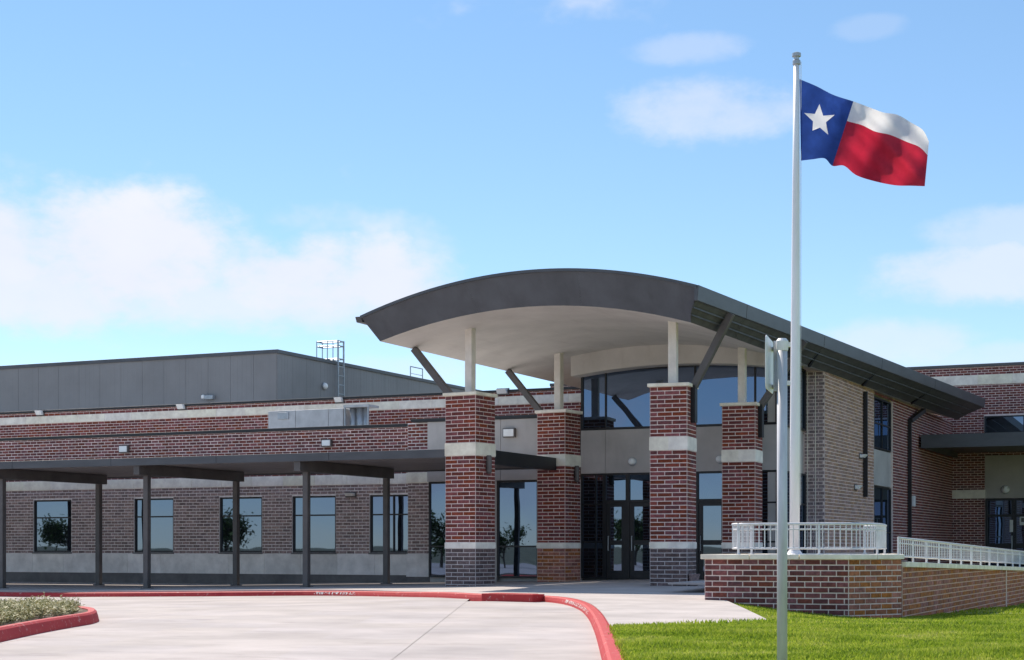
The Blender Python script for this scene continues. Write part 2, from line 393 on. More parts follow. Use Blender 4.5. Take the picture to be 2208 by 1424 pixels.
def lay(bricks, parent, limit=300, proud=.007, frontal=None):
    """the bricks that show largest become objects, the rest one joined part"""
    def score(b):
        c, e, ln, h, m = b
        p = proj(c)
        if not p: return 0
        n = Vector((e.y, -e.x, 0)); view = (Vector((0, 0, EYE)) - c); f = n.dot(view.normalized())
        if f <= 0: return 0
        inside = 1 if (-20 < p[0] < 2228 and -20 < p[1] < 1440) else .01
        return inside * f * ln * h / p[2] ** 2
    br = sorted(bricks, key=score, reverse=True)
    for i, (c, e, ln, h, m) in enumerate(br):
        if i >= limit: break
        o = bpy.data.objects.new('brick', unit_brick(m)); COL.objects.link(o)
        o.location = c; o.rotation_euler = (random.uniform(-.01, .01), 0, math.atan2(e.y, e.x) + random.uniform(-.006, .006)); o.scale = (ln, proud + random.uniform(-.003, .004), h)
        o.parent = parent; o.matrix_parent_inverse = wm(parent).inverted()
    rest = {}
    for b in br[limit:]: rest.setdefault(b[4], []).append(b)
    for m, lst in rest.items():
        u = unit_brick(m); bv = np.array([v.co for v in u.vertices]); bf = [tuple(p.vertices) for p in u.polygons]
        V = []; F = []
        for (c, e, ln, h, _) in lst:
            pr = proud + random.uniform(-.003, .004); i0 = len(V) * len(bv)
            x = bv[:, 0] * ln; y = bv[:, 1] * pr; z = bv[:, 2] * h
            V.append(np.stack([c.x + e.x * x - e.y * y, c.y + e.y * x + e.x * y, c.z + z], 1))
            F += [tuple(i0 + j for j in f) for f in bf]
        me = bpy.data.meshes.new('brickwork'); me.from_pydata(np.concatenate(V).tolist(), [], F); me.materials.append(M[m])
        o = bpy.data.objects.new('brickwork', me); COL.objects.link(o); attach(o, parent); o['kind'] = 'stuff'

def band(parent, name, m, p0, p1, n, proud, depth, z0, z1, pitch, bevel=.006):
    """a course of stones between plan points p0 and p1, each stone its own piece"""
    p0, p1, n = Vector((*p0, 0)), Vector((*p1, 0)), Vector((*n, 0)); Lw = (p1 - p0).length; e = (p1 - p0) / Lw
    k = max(1, round(Lw / pitch)); g = .006
    for i in range(k):
        a, b = Lw * i / k + (g / 2 if i else 0), Lw * (i + 1) / k - (g / 2 if i < k - 1 else 0)
        c = p0 + e * (a + b) / 2 + n * ((proud - depth) / 2 + random.uniform(-.0015, .0015))
        MB().obox(c, e, n, (b - a) / 2, (proud + depth) / 2, z0, z1).build(name, m, parent, bevel=bevel)

# ------------------------------------------------------------------ terrain heights
def sstep(t): t = min(1, max(0, t)); return t * t * (3 - 2 * t)
def zd(u, v=0):                   # driveway: level in front of the doors, falling to the left
    t = max(0.0, -15.0 - u); return -0.0185 * t * sstep(t / 3) if t < 16 else -0.296 - .002 * (t - 16)
def zw(u, v=30):                  # walk and plaza, a kerb above the drive, rising a little to the columns
    return zd(u) + 0.118 + 0.05 * sstep((v - 32) / 5)
def zl(u, v):                     # lawn
    return 0.125 - .36 * sstep((v - 19) / 12) * sstep((u + 9.6) / 3.4) - .018 * max(0, v - 31) * sstep((u + 9.6) / 3) + .02 * math.sin(u * .9) * math.sin(v * .7)
def catmull(pts, n=8):
    out = []; P = [Vector(p) for p in pts]; P = [2 * P[0] - P[1]] + P + [2 * P[-1] - P[-2]]
    for i in range(1, len(P) - 2):
        for k in range(n):
            t = k / n; a, b, c, d = P[i - 1:i + 3]
            out.append(.5 * (2 * b + (c - a) * t + (2 * a - 5 * b + 4 * c - d) * t * t + (3 * b - a - 3 * c + d) * t ** 3))
    out.append(P[-2]); return out
def ground_pt(px, py, zf, z=0.0):
    for _ in range(8): p = onZ(px, py, z); z = zf(p.x, p.y)
    return Vector((p.x, p.y))
def cdt_sheet(name, outline, zf, step, m, parent=None, thick=0.0):
    pts = [Vector((p[0], p[1])) for p in outline]; n = len(pts)
    xs = [p.x for p in pts]; ys = [p.y for p in pts]
    edges = [(i, (i + 1) % n) for i in range(n)]
    extra = []
    x = min(xs) + step / 2
    while x < max(xs):
        y = min(ys) + step / 2
        while y < max(ys):
            ins = False; j = n - 1
            for i in range(n):
                if (ys[i] > y) != (ys[j] > y) and x < (xs[j] - xs[i]) * (y - ys[i]) / (ys[j] - ys[i]) + xs[i]: ins = not ins
                j = i
            if ins: extra.append(Vector((x, y)))
            y += step
        x += step
    vo, eo, fo, *_ = delaunay_2d_cdt(pts + extra, edges, [], 1, 1e-4)
    mb = MB(); mb.v = [(p.x, p.y, zf(p.x, p.y)) for p in vo]; mb.f = [tuple(f) for f in fo]
    if thick:
        k = len(mb.v)
        for i in range(n):
            a, b = vo[i], vo[(i + 1) % n]
            mb.quad((a.x, a.y, zf(a.x, a.y)), (b.x, b.y, zf(b.x, b.y)), (b.x, b.y, zf(b.x, b.y) - thick), (a.x, a.y, zf(a.x, a.y) - thick))
    o = mb.build(name, m, parent, fix=False)
    for p in o.data.polygons:
        if p.normal.z < -.5: p.flip()
    return o

# kerb line along the drive (face at drive level), left to right then towards the camera
kp = [Vector((-75, 37.0)), Vector((-45, 36.6))] + [ground_pt(a, b, zd) for a, b in ((317, 1287), (500, 1286), (700, 1285), (880, 1288), (1040, 1294), (1150, 1297), (1210, 1303), (1246, 1315), (1266, 1334), (1279, 1362), (1288, 1394), (1298, 1440), (1312, 1530), (1335, 1700))]
kp.append(kp[-1] + (kp[-1] - kp[-2]).normalized() * 14)
KERB = catmull(kp, 8)
def offset_path(path, d):
    out = []
    for i, p in enumerate(path):
        t = (path[min(i + 1, len(path) - 1)] - path[max(i - 1, 0)]).normalized(); out.append(p + Vector((-t.y, t.x)) * d)
    return out

def kerb_u(v):
    c = [p.x for p in KERB if abs(p.y - v) < 1.6 and p.x > -20]
    return max(c) if c else (99 if v < 20 else -14)
# ------------------------------------------------------------------ ground
g = MB(); R = 2500
g.quad((-R, -R, -.75), (R, -R, -.75), (R, R, -.75), (-R, R, -.75)).build('ground', 'field')['kind'] = 'structure'
drv = MB()
for i in range(40):
    for j in range(30):
        x0, x1, y0, y1 = -80 + i * 3, -77 + i * 3, -45 + j * 3, -42 + j * 3
        if x0 < kerb_u(y0) + 1: drv.quad(*[(x, y, zd(x) - .03) for x, y in ((x0, y0), (x1, y0), (x1, y1), (x0, y1))])
drive = drv.build('driveway', 'concrete_drive'); tag(drive, kind='structure')
# poured slabs with open joints
jf = (Vector((-7.9, 13.86)) - Vector((-11.5, 22.0))).normalized(); js = Vector((-jf.y, jf.x))      # jf towards camera
J0 = onZ(862, 1410, 0).to_2d()
SLW, SLL = 4.7, 5.4
for i in range(-9, 8):
    for j in range(-8, 8):
        c = J0 + js * ((i + .5) * SLW) + jf * ((j + .5) * SLL)
        pc = proj((c.x, c.y, 0))
        if pc and (pc[0] < -1500 or pc[0] > 3100): continue
        if c.y < -22 or c.x < -60 or c.y > 43 or c.x > kerb_u(c.y) + 2.2: continue
        mb = MB(); n = 4; gp = .0035
        hx, hy = SLW / 2 - gp, SLL / 2 - gp
        for a in range(n):
            for b in range(n):
                q = []
                for (da, db) in ((0, 0), (1, 0), (1, 1), (0, 1)):
                    p = c + js * (-hx + 2 * hx * (a + da) / n) + jf * (-hy + 2 * hy * (b + db) / n); q.append((p.x, p.y, zd(p.x)))
                mb.quad(*q)
        o = mb.build('slab', 'concrete_drive', drive, fix=False)
        for p in o.data.polygons:
            if p.normal.z < 0: p.flip()

# plaza and walk behind the kerb
KB = offset_path(KERB, -.02) if False else KERB
def right_of(path, d): return offset_path(path, d)
KW = .20
kerb_back = offset_path(KERB, KW)
# which side is the plaza? the left normal of a left-to-right path points to +v
lim = [i for i, p in enumerate(KERB) if p.y < onZ(1325, 1352, .13).y and p.x > -16][0]
walk_edge = [ground_pt(a, b, zw, .13) for a, b in ((1327, 1352), (1430, 1349), (1560, 1346), (1668, 1342))]
planter_l = Vector((-9.35, 28.9))
walk_out = [Vector((p.x, p.y)) for p in kerb_back[:lim]] + walk_edge + [ground_pt(1605, 1312, zw, .13), ground_pt(1562, 1293, zw, .13), Vector((-8.6, 29.3)), Vector((-8.0, 48.0)), Vector((-75, 48.0))]
walk = cdt_sheet('plaza', walk_out, zw, 1.6, 'concrete_walk', thick=.2); tag(walk, kind='structure')

def kerb_mesh(path, zf, h=.115, wd=KW, flip=False):
    mb = MB(); prof = [(-.0, -.06), (.02, h * .35), (.045, h * .85), (.075, h + .004), (wd - .03, h + .006), (wd, h - .01), (wd, -.06)]
    offs = [offset_path(path, d) for d, _ in prof]
    for k in range(len(path) - 1):
        for q in range(len(prof) - 1):
            a, b, c, d = offs[q][k], offs[q][k + 1], offs[q + 1][k + 1], offs[q + 1][k]
            z0, z1 = zf(path[k].x, path[k].y), zf(path[k + 1].x, path[k + 1].y)
            mb.quad((a.x, a.y, z0 + prof[q][1]), (b.x, b.y, z1 + prof[q][1]), (c.x, c.y, z1 + prof[q + 1][1]), (d.x, d.y, z0 + prof[q + 1][1]))
    return mb
kerb = kerb_mesh(KERB, lambda a, b: zd(a)).build('kerb', 'kerb_red'); tag(kerb, kind='structure')
# the storm inlet: a deeper kerb block with a slot
i0 = ground_pt(1040, 1296, zd); i1 = ground_pt(1150, 1299, zd)
ie = (i1 - i0).normalized(); im = (i0 + i1) / 2; inn = Vector((-ie.y, ie.x)); hl = (i1 - i0).length / 2
inl = MB().obox(im + inn * .17, ie, inn, hl, .20, -.05, .155).build('storm_inlet', 'kerb_red', kerb, bevel=.012)
MB().obox(im + inn * .19, ie, inn, hl * .8, .14, .154, .163).build('inlet_lid', 'kerb_red', inl, bevel=.004)
# worn white stencil marks on the kerb top
def stencil(s0, s1):
    mb = MB(); acc = 0; rnd = random.Random(3)
    for k in range(len(KERB) - 1):
        p, q = KERB[k], KERB[k + 1]; pp = proj((p.x, p.y, zd(p.x)))
        if not pp or not (s0 < pp[0] < s1) or p.y < 20: continue
        t = (q - p); ln = t.length; t.normalize(); n = Vector((-t.y, t.x)); s = 0
        while s < ln:
            wd = rnd.uniform(.015, .04)
            if rnd.random() < .75:
                a, b = rnd.choice(((.0, 1.0), (.0, 1.0), (.0, .3), (.35, .65), (.7, 1.0)))
                q = []
                for (ds, f) in ((0, a), (wd, a), (wd, b), (0, b)):
                    x = p + t * (s + ds) + n * (.0165 + .024 * f - .004); q.append((x.x, x.y, zd(p.x) + .042 + .055 * f))
                mb.quad(*q)
            s += wd + rnd.uniform(.008, .03)
    return mb.build('worn_stencil', 'paper', kerb, fix=False)
stencil(655, 765); stencil(1212, 1262)

# lawn
lawn_out = [Vector((p.x, p.y)) for p in kerb_back[lim - 1:]][::-1] + walk_edge + [ground_pt(1605, 1312, zw, .13), ground_pt(1562, 1293, zw, .13), Vector((-8.4, 29.6)), Vector((-7.0, 33.0)), Vector((-6.9, 72.0)), Vector((40, 72)), Vector((40, -13))]
lawn = cdt_sheet('lawn', lawn_out, zl, .8, 'lawn_soil'); tag(lawn, kind='structure')
lp = [(p.x, p.y) for p in lawn_out]
def inside_many(P, poly):
    x, y = P[:, 0], P[:, 1]; ins = np.zeros(len(P), bool); j = len(poly) - 1
    for i in range(len(poly)):
        xi, yi = poly[i]; xj, yj = poly[j]
        if yi != yj:
            c = ((yi > y) != (yj > y)) & (x < (xj - xi) * (y - yi) / (yj - yi) + xi); ins ^= c
        j = i
    return ins
def grass_blades(n, dlo, dhi, hgt, wid):
    # spread evenly over the ground seen between two distances
    D = np.sqrt(np.random.uniform(dlo ** 2, dhi ** 2, n)); k = np.random.uniform(.03, .36, n)
    P = np.stack([D * (-SA + CA * k), D * (CA + SA * k)], 1)
    P = P[inside_many(P, lp)]
    P = P[~((P[:, 0] < -6.15) & (P[:, 1] > 29.0))]
    P = P + np.random.normal(0, .03, P.shape)
    n = len(P); z = np.array([zl(a, b) for a, b in P])
    patch = .75 + .5 * np.sin(P[:, 0] * 1.7 + np.sin(P[:, 1] * 1.1) * 2) * np.sin(P[:, 1] * 1.3 + 1.0)
    h = hgt * np.random.uniform(.55, 1.25, n) * np.clip(patch, .6, 1.3); an = np.random.uniform(0, 2 * np.pi, n); lean = np.random.uniform(.1, .8, n) * h; la = np.random.uniform(0, 2 * np.pi, n)
    dx, dy = np.cos(an) * wid / 2, np.sin(an) * wid / 2
    V = np.zeros((n, 5, 3)); z -= .005
    V[:, 0] = np.stack([P[:, 0] - dx, P[:, 1] - dy, z], 1); V[:, 1] = np.stack([P[:, 0] + dx, P[:, 1] + dy, z], 1)
    mx = P[:, 0] + np.cos(la) * lean * .35; my = P[:, 1] + np.sin(la) * lean * .35
    V[:, 2] = np.stack([mx + dx * .8, my + dy * .8, z + h * .6], 1); V[:, 3] = np.stack([mx - dx * .8, my - dy * .8, z + h * .6], 1)
    V[:, 4] = np.stack([P[:, 0] + np.cos(la) * lean, P[:, 1] + np.sin(la) * lean, z + h], 1)
    return V
gv = np.concatenate([grass_blades(150000, 9, 20, .055, .012), grass_blades(110000, 20, 34, .055, .017), grass_blades(40000, 34, 60, .06, .03)])
n = len(gv); idx = np.arange(n)[:, None] * 5
me = bpy.data.meshes.new('grass'); 
quads = idx + np.array([[0, 1, 2, 3]]); tris = idx + np.array([[3, 2, 4]])
me.vertices.add(n * 5); me.vertices.foreach_set('co', gv.reshape(-1).astype(np.float32))
me.loops.add(n * 7); me.polygons.add(n * 2)
loops = np.concatenate([quads, tris], 1).reshape(-1)
me.loops.foreach_set('vertex_index', loops.astype(np.int32))
ls = (np.arange(n)[:, None] * 7 + np.array([[0, 4]])).reshape(-1)
me.polygons.foreach_set('loop_start', ls.astype(np.int32))
me.update(calc_edges=True); me.materials.append(M['grass'])
go = bpy.data.objects.new('grass', me); COL.objects.link(go); tag(go, 'bright green short mown grass of the lawn in front of the planter', 'grass', kind='stuff')

# planting island
ip = [ground_pt(a, b, zd) for a, b in ((-700, 1600), (-300, 1468), (-120, 1415), (0, 1386), (90, 1366), (165, 1352), (203, 1345), (215, 1338), (205, 1331), (160, 1324), (40, 1317), (-250, 1308), (-800, 1300))]
ISL = catmull(ip, 6)
ik = kerb_mesh(ISL, lambda a, b: zd(a), h=.155, wd=.17).build('island_kerb', 'kerb_red'); tag(ik, kind='structure')
inner = offset_path(ISL, .15)
cdt_sheet('planting_soil', inner, lambda a, b: zd(a) + .13, .8, 'soil')['kind'] = 'structure'
def ground_cover():
    mb = MB(); rnd = random.Random(5); poly = [(p.x, p.y) for p in offset_path(ISL, .34)]
    xs = [p[0] for p in poly]; ys = [p[1] for p in poly]
    cand = np.stack([np.random.uniform(-19, -9, 16000), np.random.uniform(13, 27, 16000)], 1)
    cand = cand[inside_many(cand, poly)]
    for (x, y) in cand[:3200]:
        pr = proj((x, y, .2))
        if not pr or pr[0] < -160: continue
        cl = .5 + .5 * math.sin(x * 2.3 + y) * math.sin(y * 2.1 - x)
        H = rnd.uniform(.08, .19) * (.7 + .6 * cl); z0 = zd(x) + .13
        for s in range(rnd.randint(3, 5)):
            a = rnd.uniform(0, 6.28); ln = rnd.uniform(.02, .13)
            tip = Vector((x + math.cos(a) * ln, y + math.sin(a) * ln, z0 + H * rnd.uniform(.6, 1.1))); base = Vector((x, y, z0))
            dd = Vector((-math.sin(a), math.cos(a), 0)) * .003
            mb.quad(base - dd, base + dd, tip + dd, tip - dd)
            for q in range(rnd.randint(5, 8)):
                t = rnd.uniform(.25, 1.0); c = base.lerp(tip, t); an = rnd.uniform(0, 6.28); sz = rnd.uniform(.016, .036)
                d = Vector((math.cos(an), math.sin(an), rnd.uniform(-.2, .8))).normalized(); sd = d.cross(Vector((rnd.uniform(-.4, .4), rnd.uniform(-.4, .4), 1))).normalized()
                mb.quad(c, c + d * sz + sd * sz * .45, c + d * sz * 2.1, c + d * sz - sd * sz * .45)
    o = mb.build('ground_cover', 'ground_leaf', fix=False)
    tag(o, 'low dry olive ground cover plants filling the red kerbed island', 'ground cover', kind='stuff')
ground_cover()

# ------------------------------------------------------------------ windows
FR = 'black_metal'
def window(parent, V0, e, n, a0, a1, z0, z1, vbars=(), hbars=(), depth=.10, fw=.055, name='window', sill=False, fm=FR, recess=.07):
    """window in a wall face: V0 plan origin, e along, n outward"""
    e3, n3 = Vector((e[0], e[1], 0)), Vector((n[0], n[1], 0)); O = Vector((V0[0], V0[1], 0))
    win = MB()
    def bx(p, q, zz0, zz1, d0, d1): win.obox(O + e3 * ((p + q) / 2) + n3 * ((d0 + d1) / 2), e3, n3, abs(q - p) / 2, abs(d1 - d0) / 2, zz0, zz1)
    bx(a0, a0 + fw, z0, z1, -recess - .05, -recess + .05); bx(a1 - fw, a1, z0, z1, -recess - .05, -recess + .05)
    bx(a0 + fw, a1 - fw, z0, z0 + fw, -recess - .05, -recess + .048); bx(a0 + fw, a1 - fw, z1 - fw, z1, -recess - .05, -recess + .048)
    w_ = win.build(name, fm, parent)
    xs = [a0 + fw] + [x for x in vbars] + [a1 - fw]; zs = [z0 + fw] + list(hbars) + [z1 - fw]
    b = .024
    for x in vbars: MB().obox(O + e3 * x + n3 * (-recess), e3, n3, b, .044, z0 + fw, z1 - fw).build('mullion', fm, w_)
    for z in hbars:
        MB().obox(O + e3 * ((a0 + a1) / 2) + n3 * (-recess), e3, n3, (a1 - a0) / 2 - fw, .040, z - b, z + b).build('transom_bar', fm, w_)
    for i in range(len(xs) - 1):
        for j in range(len(zs) - 1):
            p = O + e3 * ((xs[i] + xs[i + 1]) / 2) + n3 * (-recess + .0)
            tilt = random.uniform(-.0015, .0015)
            MB().obox(p, e3, n3, (xs[i + 1] - xs[i]) / 2, .006, zs[j], zs[j + 1]).build('pane', 'glass', w_)
    return w_

# ------------------------------------------------------------------ low left wing
VW = 45.2; U0, U1 = -52.0, uu(892, VW)
wing = thing('school_wing', ((U0 + U1) / 2, VW, -.2), 'long low brick school wing with five dark windows behind the covered walkway', 'building')
ZB, ZC0, ZC1, ZS0, ZS1, ZP = -.6, .21, .88, 3.10, 3.42, 4.90
zwin = (.92, 2.76)
wins = [(uu(a, VW), uu(b, VW)) for a, b in ((72, 154), (289, 374), (473, 565), (630, 724), (797, 886))]
holes = [(a - U0, b - U0, zwin[0], zwin[1]) for a, b in wins]
wl = MB()
# wall body with window openings
edges_u = [U0] + [x for w_ in wins for x in w_] + [U1]
for i in range(0, len(edges_u), 2):
    wl.box((edges_u[i], VW, ZB), (edges_u[i + 1], VW + .3, ZP))
for a, b in wins:
    wl.box((a, VW + .002, ZB), (b, VW + .3, zwin[0])); wl.box((a, VW + .002, zwin[1]), (b, VW + .3, ZP))
wall = wl.build('wall', 'mortar_grey', wing)
def mf_wing(z, s): return 'brick_umber' if z < ZS0 else 'brick_burgundy'
br = course_list((U0, VW), (1, 0), U1 - U0, ZC1, ZS0, mf_wing, holes) + course_list((U0, VW), (1, 0), U1 - U0, ZS1, ZP, mf_wing, [], zref=ZS1)
lay(br, wall)
# a pink-mortar skin above the stone band, set a little proud of the grey body
MB().box((U0, VW - .0035, ZS1), (U1, VW + .05, ZP - .005)).build('parapet_wall', 'mortar_pink', wing)
band(wing, 'stone', 'cast_stone', (U0, VW), (U1, VW), (0, -1), .03, .06, ZS0, ZS1, 1.2)
band(wing, 'block', 'concrete_block', (U0, VW), (U1, VW), (0, -1), .035, .06, ZC0, ZC1 - .012, 1.4)
MB().box((U0, VW - .025, ZB), (U1, VW + .05, ZC0)).build('plinth', 'dark_base', wing)
MB().box((U0, VW - .05, ZP), (U1 - .0, VW + .35, ZP + .10)).build('parapet_coping', 'black_metal', wing, bevel=.008)
for i, (a, b) in enumerate(wins):
    w_ = window(wing, (0, VW), (1, 0), (0, -1), a, b, zwin[0], zwin[1], vbars=[(a + b) / 2 + .1] if i == 4 else (), hbars=[zwin[0] + (zwin[1] - zwin[0]) * .66], recess=.09)
    MB().box((a - .02, VW - .055, zwin[0] - .05), (b + .02, VW + .02, zwin[0] - .003)).build('sill', 'dark_base', w_)
MB().box((U0, VW + .36, 4.55), (U1, 49.9, 4.62)).build('roof', 'roof_membrane', wing)

# ------------------------------------------------------------------ tall brick block behind the wing
V2 = 50.0; UA, UB2 = -62.0, -18.35
blk = thing('brick_block', ((UA + UB2) / 2, V2, 0), 'tall brick block with pale stone band rising behind the low wing', 'building')
wall2 = MB().box((UA, V2, 0), (UB2, V2 + .4, 6.36)).build('wall', 'mortar_pink', blk)
br = course_list((UA, V2), (1, 0), UB2 - UA, 4.5, 5.93, lambda z, s: 'brick_red') + course_list((UA, V2), (1, 0), UB2 - UA, 6.21, 6.36, lambda z, s: 'brick_red', zref=6.21)
lay(br, wall2)
band(blk, 'stone', 'cast_stone', (UA, V2), (UB2, V2), (0, -1), .03, .06, 5.93, 6.21, 1.3)
MB().box((UA, V2 - .06, 6.36), (UB2, V2 + .5, 6.44)).build('parapet_coping', 'black_metal', blk, bevel=.008)
MB().box((UA, V2 + .5, 6.2), (UB2, 59.9, 6.26)).build('roof', 'roof_membrane', blk)

# ------------------------------------------------------------------ gymnasium metal box
VG = 60.0; gc = onV(597, 757, VG); UG, ZG = gc.x, gc.z
gym = thing('gymnasium', (UG - 12, VG + 10, 0), 'large grey metal clad gymnasium box rising behind the brick block', 'building')
MB().box((UG - 45, VG, 0), (UG, VG + 42, ZG - .12)).build('wall', 'gym_metal', gym)
# ribbed cladding sheets
for i in range(36):
    a = UG - (i + 1) * 1.2; mb = MB().box((a + .006, VG - .02, 6.2), (a + 1.2 - .006, VG + .01, ZG - .1))
    for k in range(5): mb.box((a + .12 + k * .24 - .02, VG - .022, 6.2), (a + .12 + k * .24 + .02, VG - .0195, ZG - .1))
    mb.build('cladding_sheet', 'gym_metal', gym)
for i in range(34):
    a = VG + i * 1.2; mb = MB().box((UG - .01, a + .006, 6.2), (UG + .02, a + 1.2 - .006, ZG - .1))
    for k in range(5): mb.box((UG + .0195, a + .12 + k * .24 - .02, 6.2), (UG + .022, a + .12 + k * .24 + .02, ZG - .1))
    mb.build('cladding_sheet', 'gym_metal', gym)
MB().box((UG - 45, VG - .09, ZG - .1), (UG + .09, VG + 42, ZG + .06)).build('roof_edge', 'charcoal_metal', gym, bevel=.01)

# ------------------------------------------------------------------ entrance hall
VE = 44.6; UL, UR = uu(1253, VE), -12.28; UP = uu(922, VE)
hall = thing('entrance_hall', ((UL + UR) / 2, VE, .1), 'glazed school entrance hall under a sweeping arched dark metal roof', 'building')
ZH0, ZH1, ZH2 = 3.27, 4.55, 6.36          # head of doors, sill and head of the clerestory
# grey panel link between the wing and the hall
MB().box((UP, VE + .16, -.3), (UL, VE + .5, 5.0)).build('link_wall', 'grey_panel', hall)
for a, b in ((UP, uu(1000, VE)), (uu(1000, VE), uu(1080, VE)), (uu(1080, VE), UL - .07)):
    MB().box((a + .005, VE - .02, 3.50), (b - .005, VE + .17, 4.97)).build('panel', 'grey_panel', hall, bevel=.004)
    MB().box((a + .005, VE - .04, 3.12), (b - .005, VE + .17, 3.49)).build('panel', 'grey_panel', hall, bevel=.004)
MB().box((UP - .55, VE - .08, 4.98), (UL, VE + .6, 5.08)).build('parapet_coping', 'black_metal', hall, bevel=.008)
window(hall, (0, VE), (1, 0), (0, -1), UP + .04, uu(985, VE), .17, 3.11, hbars=[1.12], recess=.04)
window(hall, (0, VE), (1, 0), (0, -1), uu(1072, VE), uu(1161, VE), .17, 3.11, hbars=[1.12], recess=.04)
MB().box((uu(985, VE) + .002, VE - .03, .0), (uu(1072, VE) - .002, VE + .17, 3.115)).build('panel', 'grey_panel', hall)
MB().box((uu(1161, VE) + .002, VE - .03, .0), (UL - .002, VE + .17, 3.115)).build('panel', 'grey_panel', hall)
# brick end pier of the link
pu0, pu1 = U1, UP - .01
pier = MB().box((pu0 - .02, 44.85, -.5), (pu1, 45.6, 4.975)).build('pier', 'mortar_grey', hall)
mfp = lambda z, s: 'brick_umber' if z < 3.1 else 'brick_burgundy'
br = course_list((pu0 - .02, 44.85), (1, 0), pu1 - pu0 + .02, .89, 3.1, mfp) + course_list((pu0 - .02, 44.85), (1, 0), pu1 - pu0 + .02, 3.43, 4.97, mfp, zref=3.43)
br += course_list((pu1, 44.85), (0, 1), .3, .89, 4.97, mfp)
lay(br, pier)
MB().box((pu0 - .06, 44.81, 3.1), (pu1 + .03, 45.3, 3.43)).build('stone', 'cast_stone', hall, bevel=.006)
MB().box((pu0 - .06, 44.81, .17), (pu1 + .03, 45.3, .885)).build('block', 'concrete_block', hall, bevel=.006)
MB().box((pu0 - .05, 44.82, -.5), (pu1 + .02, 45.3, .17)).build('plinth', 'dark_base', hall)

# front glazing
clere = [uu(1306, VE), -15.5, -14.72, uu(1628, VE)]
window(hall, (0, VE), (1, 0), (0, -1), UL, UR, ZH1, ZH2, vbars=clere, recess=.03, fw=.07, name='clerestory')
for a, b in ((UL, clere[0]), (clere[0], clere[1]), (clere[1], clere[2]), (clere[2], clere[3]), (clere[3], UR)):
    MB().box((a + .004, VE - .03, ZH0 + .002), (b - .004, VE + .12, ZH1 - .002)).build('panel', 'grey_panel', hall, bevel=.004)
bays = [UL, uu(1303, VE), uu(1345, VE) + .42, -15.45, -14.68, -13.74, uu(1628, VE), UR]
zf = .17
window(hall, (0, VE), (1, 0), (0, -1), bays[0], bays[1], zf, ZH0, hbars=[1.25, 2.36], vbars=[(bays[0] + bays[1]) / 2 + .1], recess=.04)
def door(a, b, glass=True, label=None, glow=None):
    d = MB()
    # frame around door and transom
    d.box((a, VE - .02, zf), (a + .06, VE + .08, ZH0)); d.box((b - .06, VE - .02, zf), (b, VE + .08, ZH0))
    d.box((a + .06, VE - .018, 2.40), (b - .06, VE + .08, 2.48)); d.box((a + .06, VE - .018, ZH0 - .06), (b - .06, VE + .08, ZH0))
    d.box((a + .06, VE - .018, zf), (b - .06, VE + .08, zf + .02))
    st = .13; x0, x1 = a + .065, b - .065
    d.box((x0, VE + .0, zf + .025), (x0 + st, VE + .05, 2.395)); d.box((x1 - st, VE + .0, zf + .025), (x1, VE + .05, 2.395))
    d.box((x0 + st, VE + .002, zf + .025), (x1 - st, VE + .05, zf + .24)); d.box((x0 + st, VE + .002, 2.28), (x1 - st, VE + .05, 2.395)); d.box((x0 + st, VE + .002, 1.16), (x1 - st, VE + .05, 1.30))
    o = d.build('door', FR, hall)
    MB().box((a + .06, VE + .03, 2.48), (b - .06, VE + .04, ZH0 - .06)).build('pane', 'glass', o)
    MB().box((x0 + st, VE + .02, zf + .24), (x1 - st, VE + .03, 1.16)).build('pane', 'glass', o)
    MB().box((x0 + st, VE + .02, 1.30), (x1 - st, VE + .03, 2.28)).build('pane', 'glass', o)
    MB().tube([(x0 + .08, VE - .02, 1.0), (x0 + .08, VE - .06, 1.0), (x0 + .08, VE - .06, 1.42), (x0 + .08, VE - .02, 1.42)], .012, 6).build('handle', 'galvanised', o)
    return o
door(bays[1], (bays[1] + bays[2]) / 2 + .22); door((bays[1] + bays[2]) / 2 + .22, bays[3] - .1)
window(hall, (0, VE), (1, 0), (0, -1), bays[3] - .1, bays[4], zf, ZH0, hbars=[1.25, 2.36], recess=.04)
door(bays[4], bays[5])
window(hall, (0, VE), (1, 0), (0, -1), bays[5], bays[6], zf, ZH0, hbars=[2.36], recess=.04)
window(hall, (0, VE), (1, 0), (0, -1), bays[6], UR, zf, ZH0, hbars=[1.25, 2.36], recess=.04)
# dark interior wall behind the glazing line
MB().box((UL, VE + .14, -.2), (UR, VE + .4, 6.9)).build('back_wall', 'dark_base', hall)
# return wall to the right of the glazing
VP_ = 47.5; US = -11.66
MB().box((UR - .3, VE + .01, -.2), (UR - .02, VP_, 6.6)).build('return_wall', 'grey_panel', hall)
window(hall, (UR, 0), (0, 1), (1, 0), VE + .1, VP_ - .05, ZH1, ZH2, vbars=[46.1], recess=-.02)
window(hall, (UR, 0), (0, 1), (1, 0), VE + .1, VP_ - .05, zf, ZH0, vbars=[46.1], hbars=[2.36], recess=-.02)
# header under the soffit
hd = MB()
def zh(u): return 6.33 - .22 * ((u + 15.3) / 3.1) ** 2
for k in range(16):
    a, b = UL - .1 + (UR - UL + .2) * k / 16, UL - .1 + (UR - UL + .2) * (k + 1) / 16; y0, y1 = VE - .55, VE + .3
    hd.hexa([(a, y0, zh(a)), (b, y0, zh(b)), (b, y1, zh(b)), (a, y1, zh(a)), (a, y0, 6.98), (b, y0, 6.98), (b, y1, 6.98), (a, y1, 6.98)])
hd.build('header', 'soffit', hall)

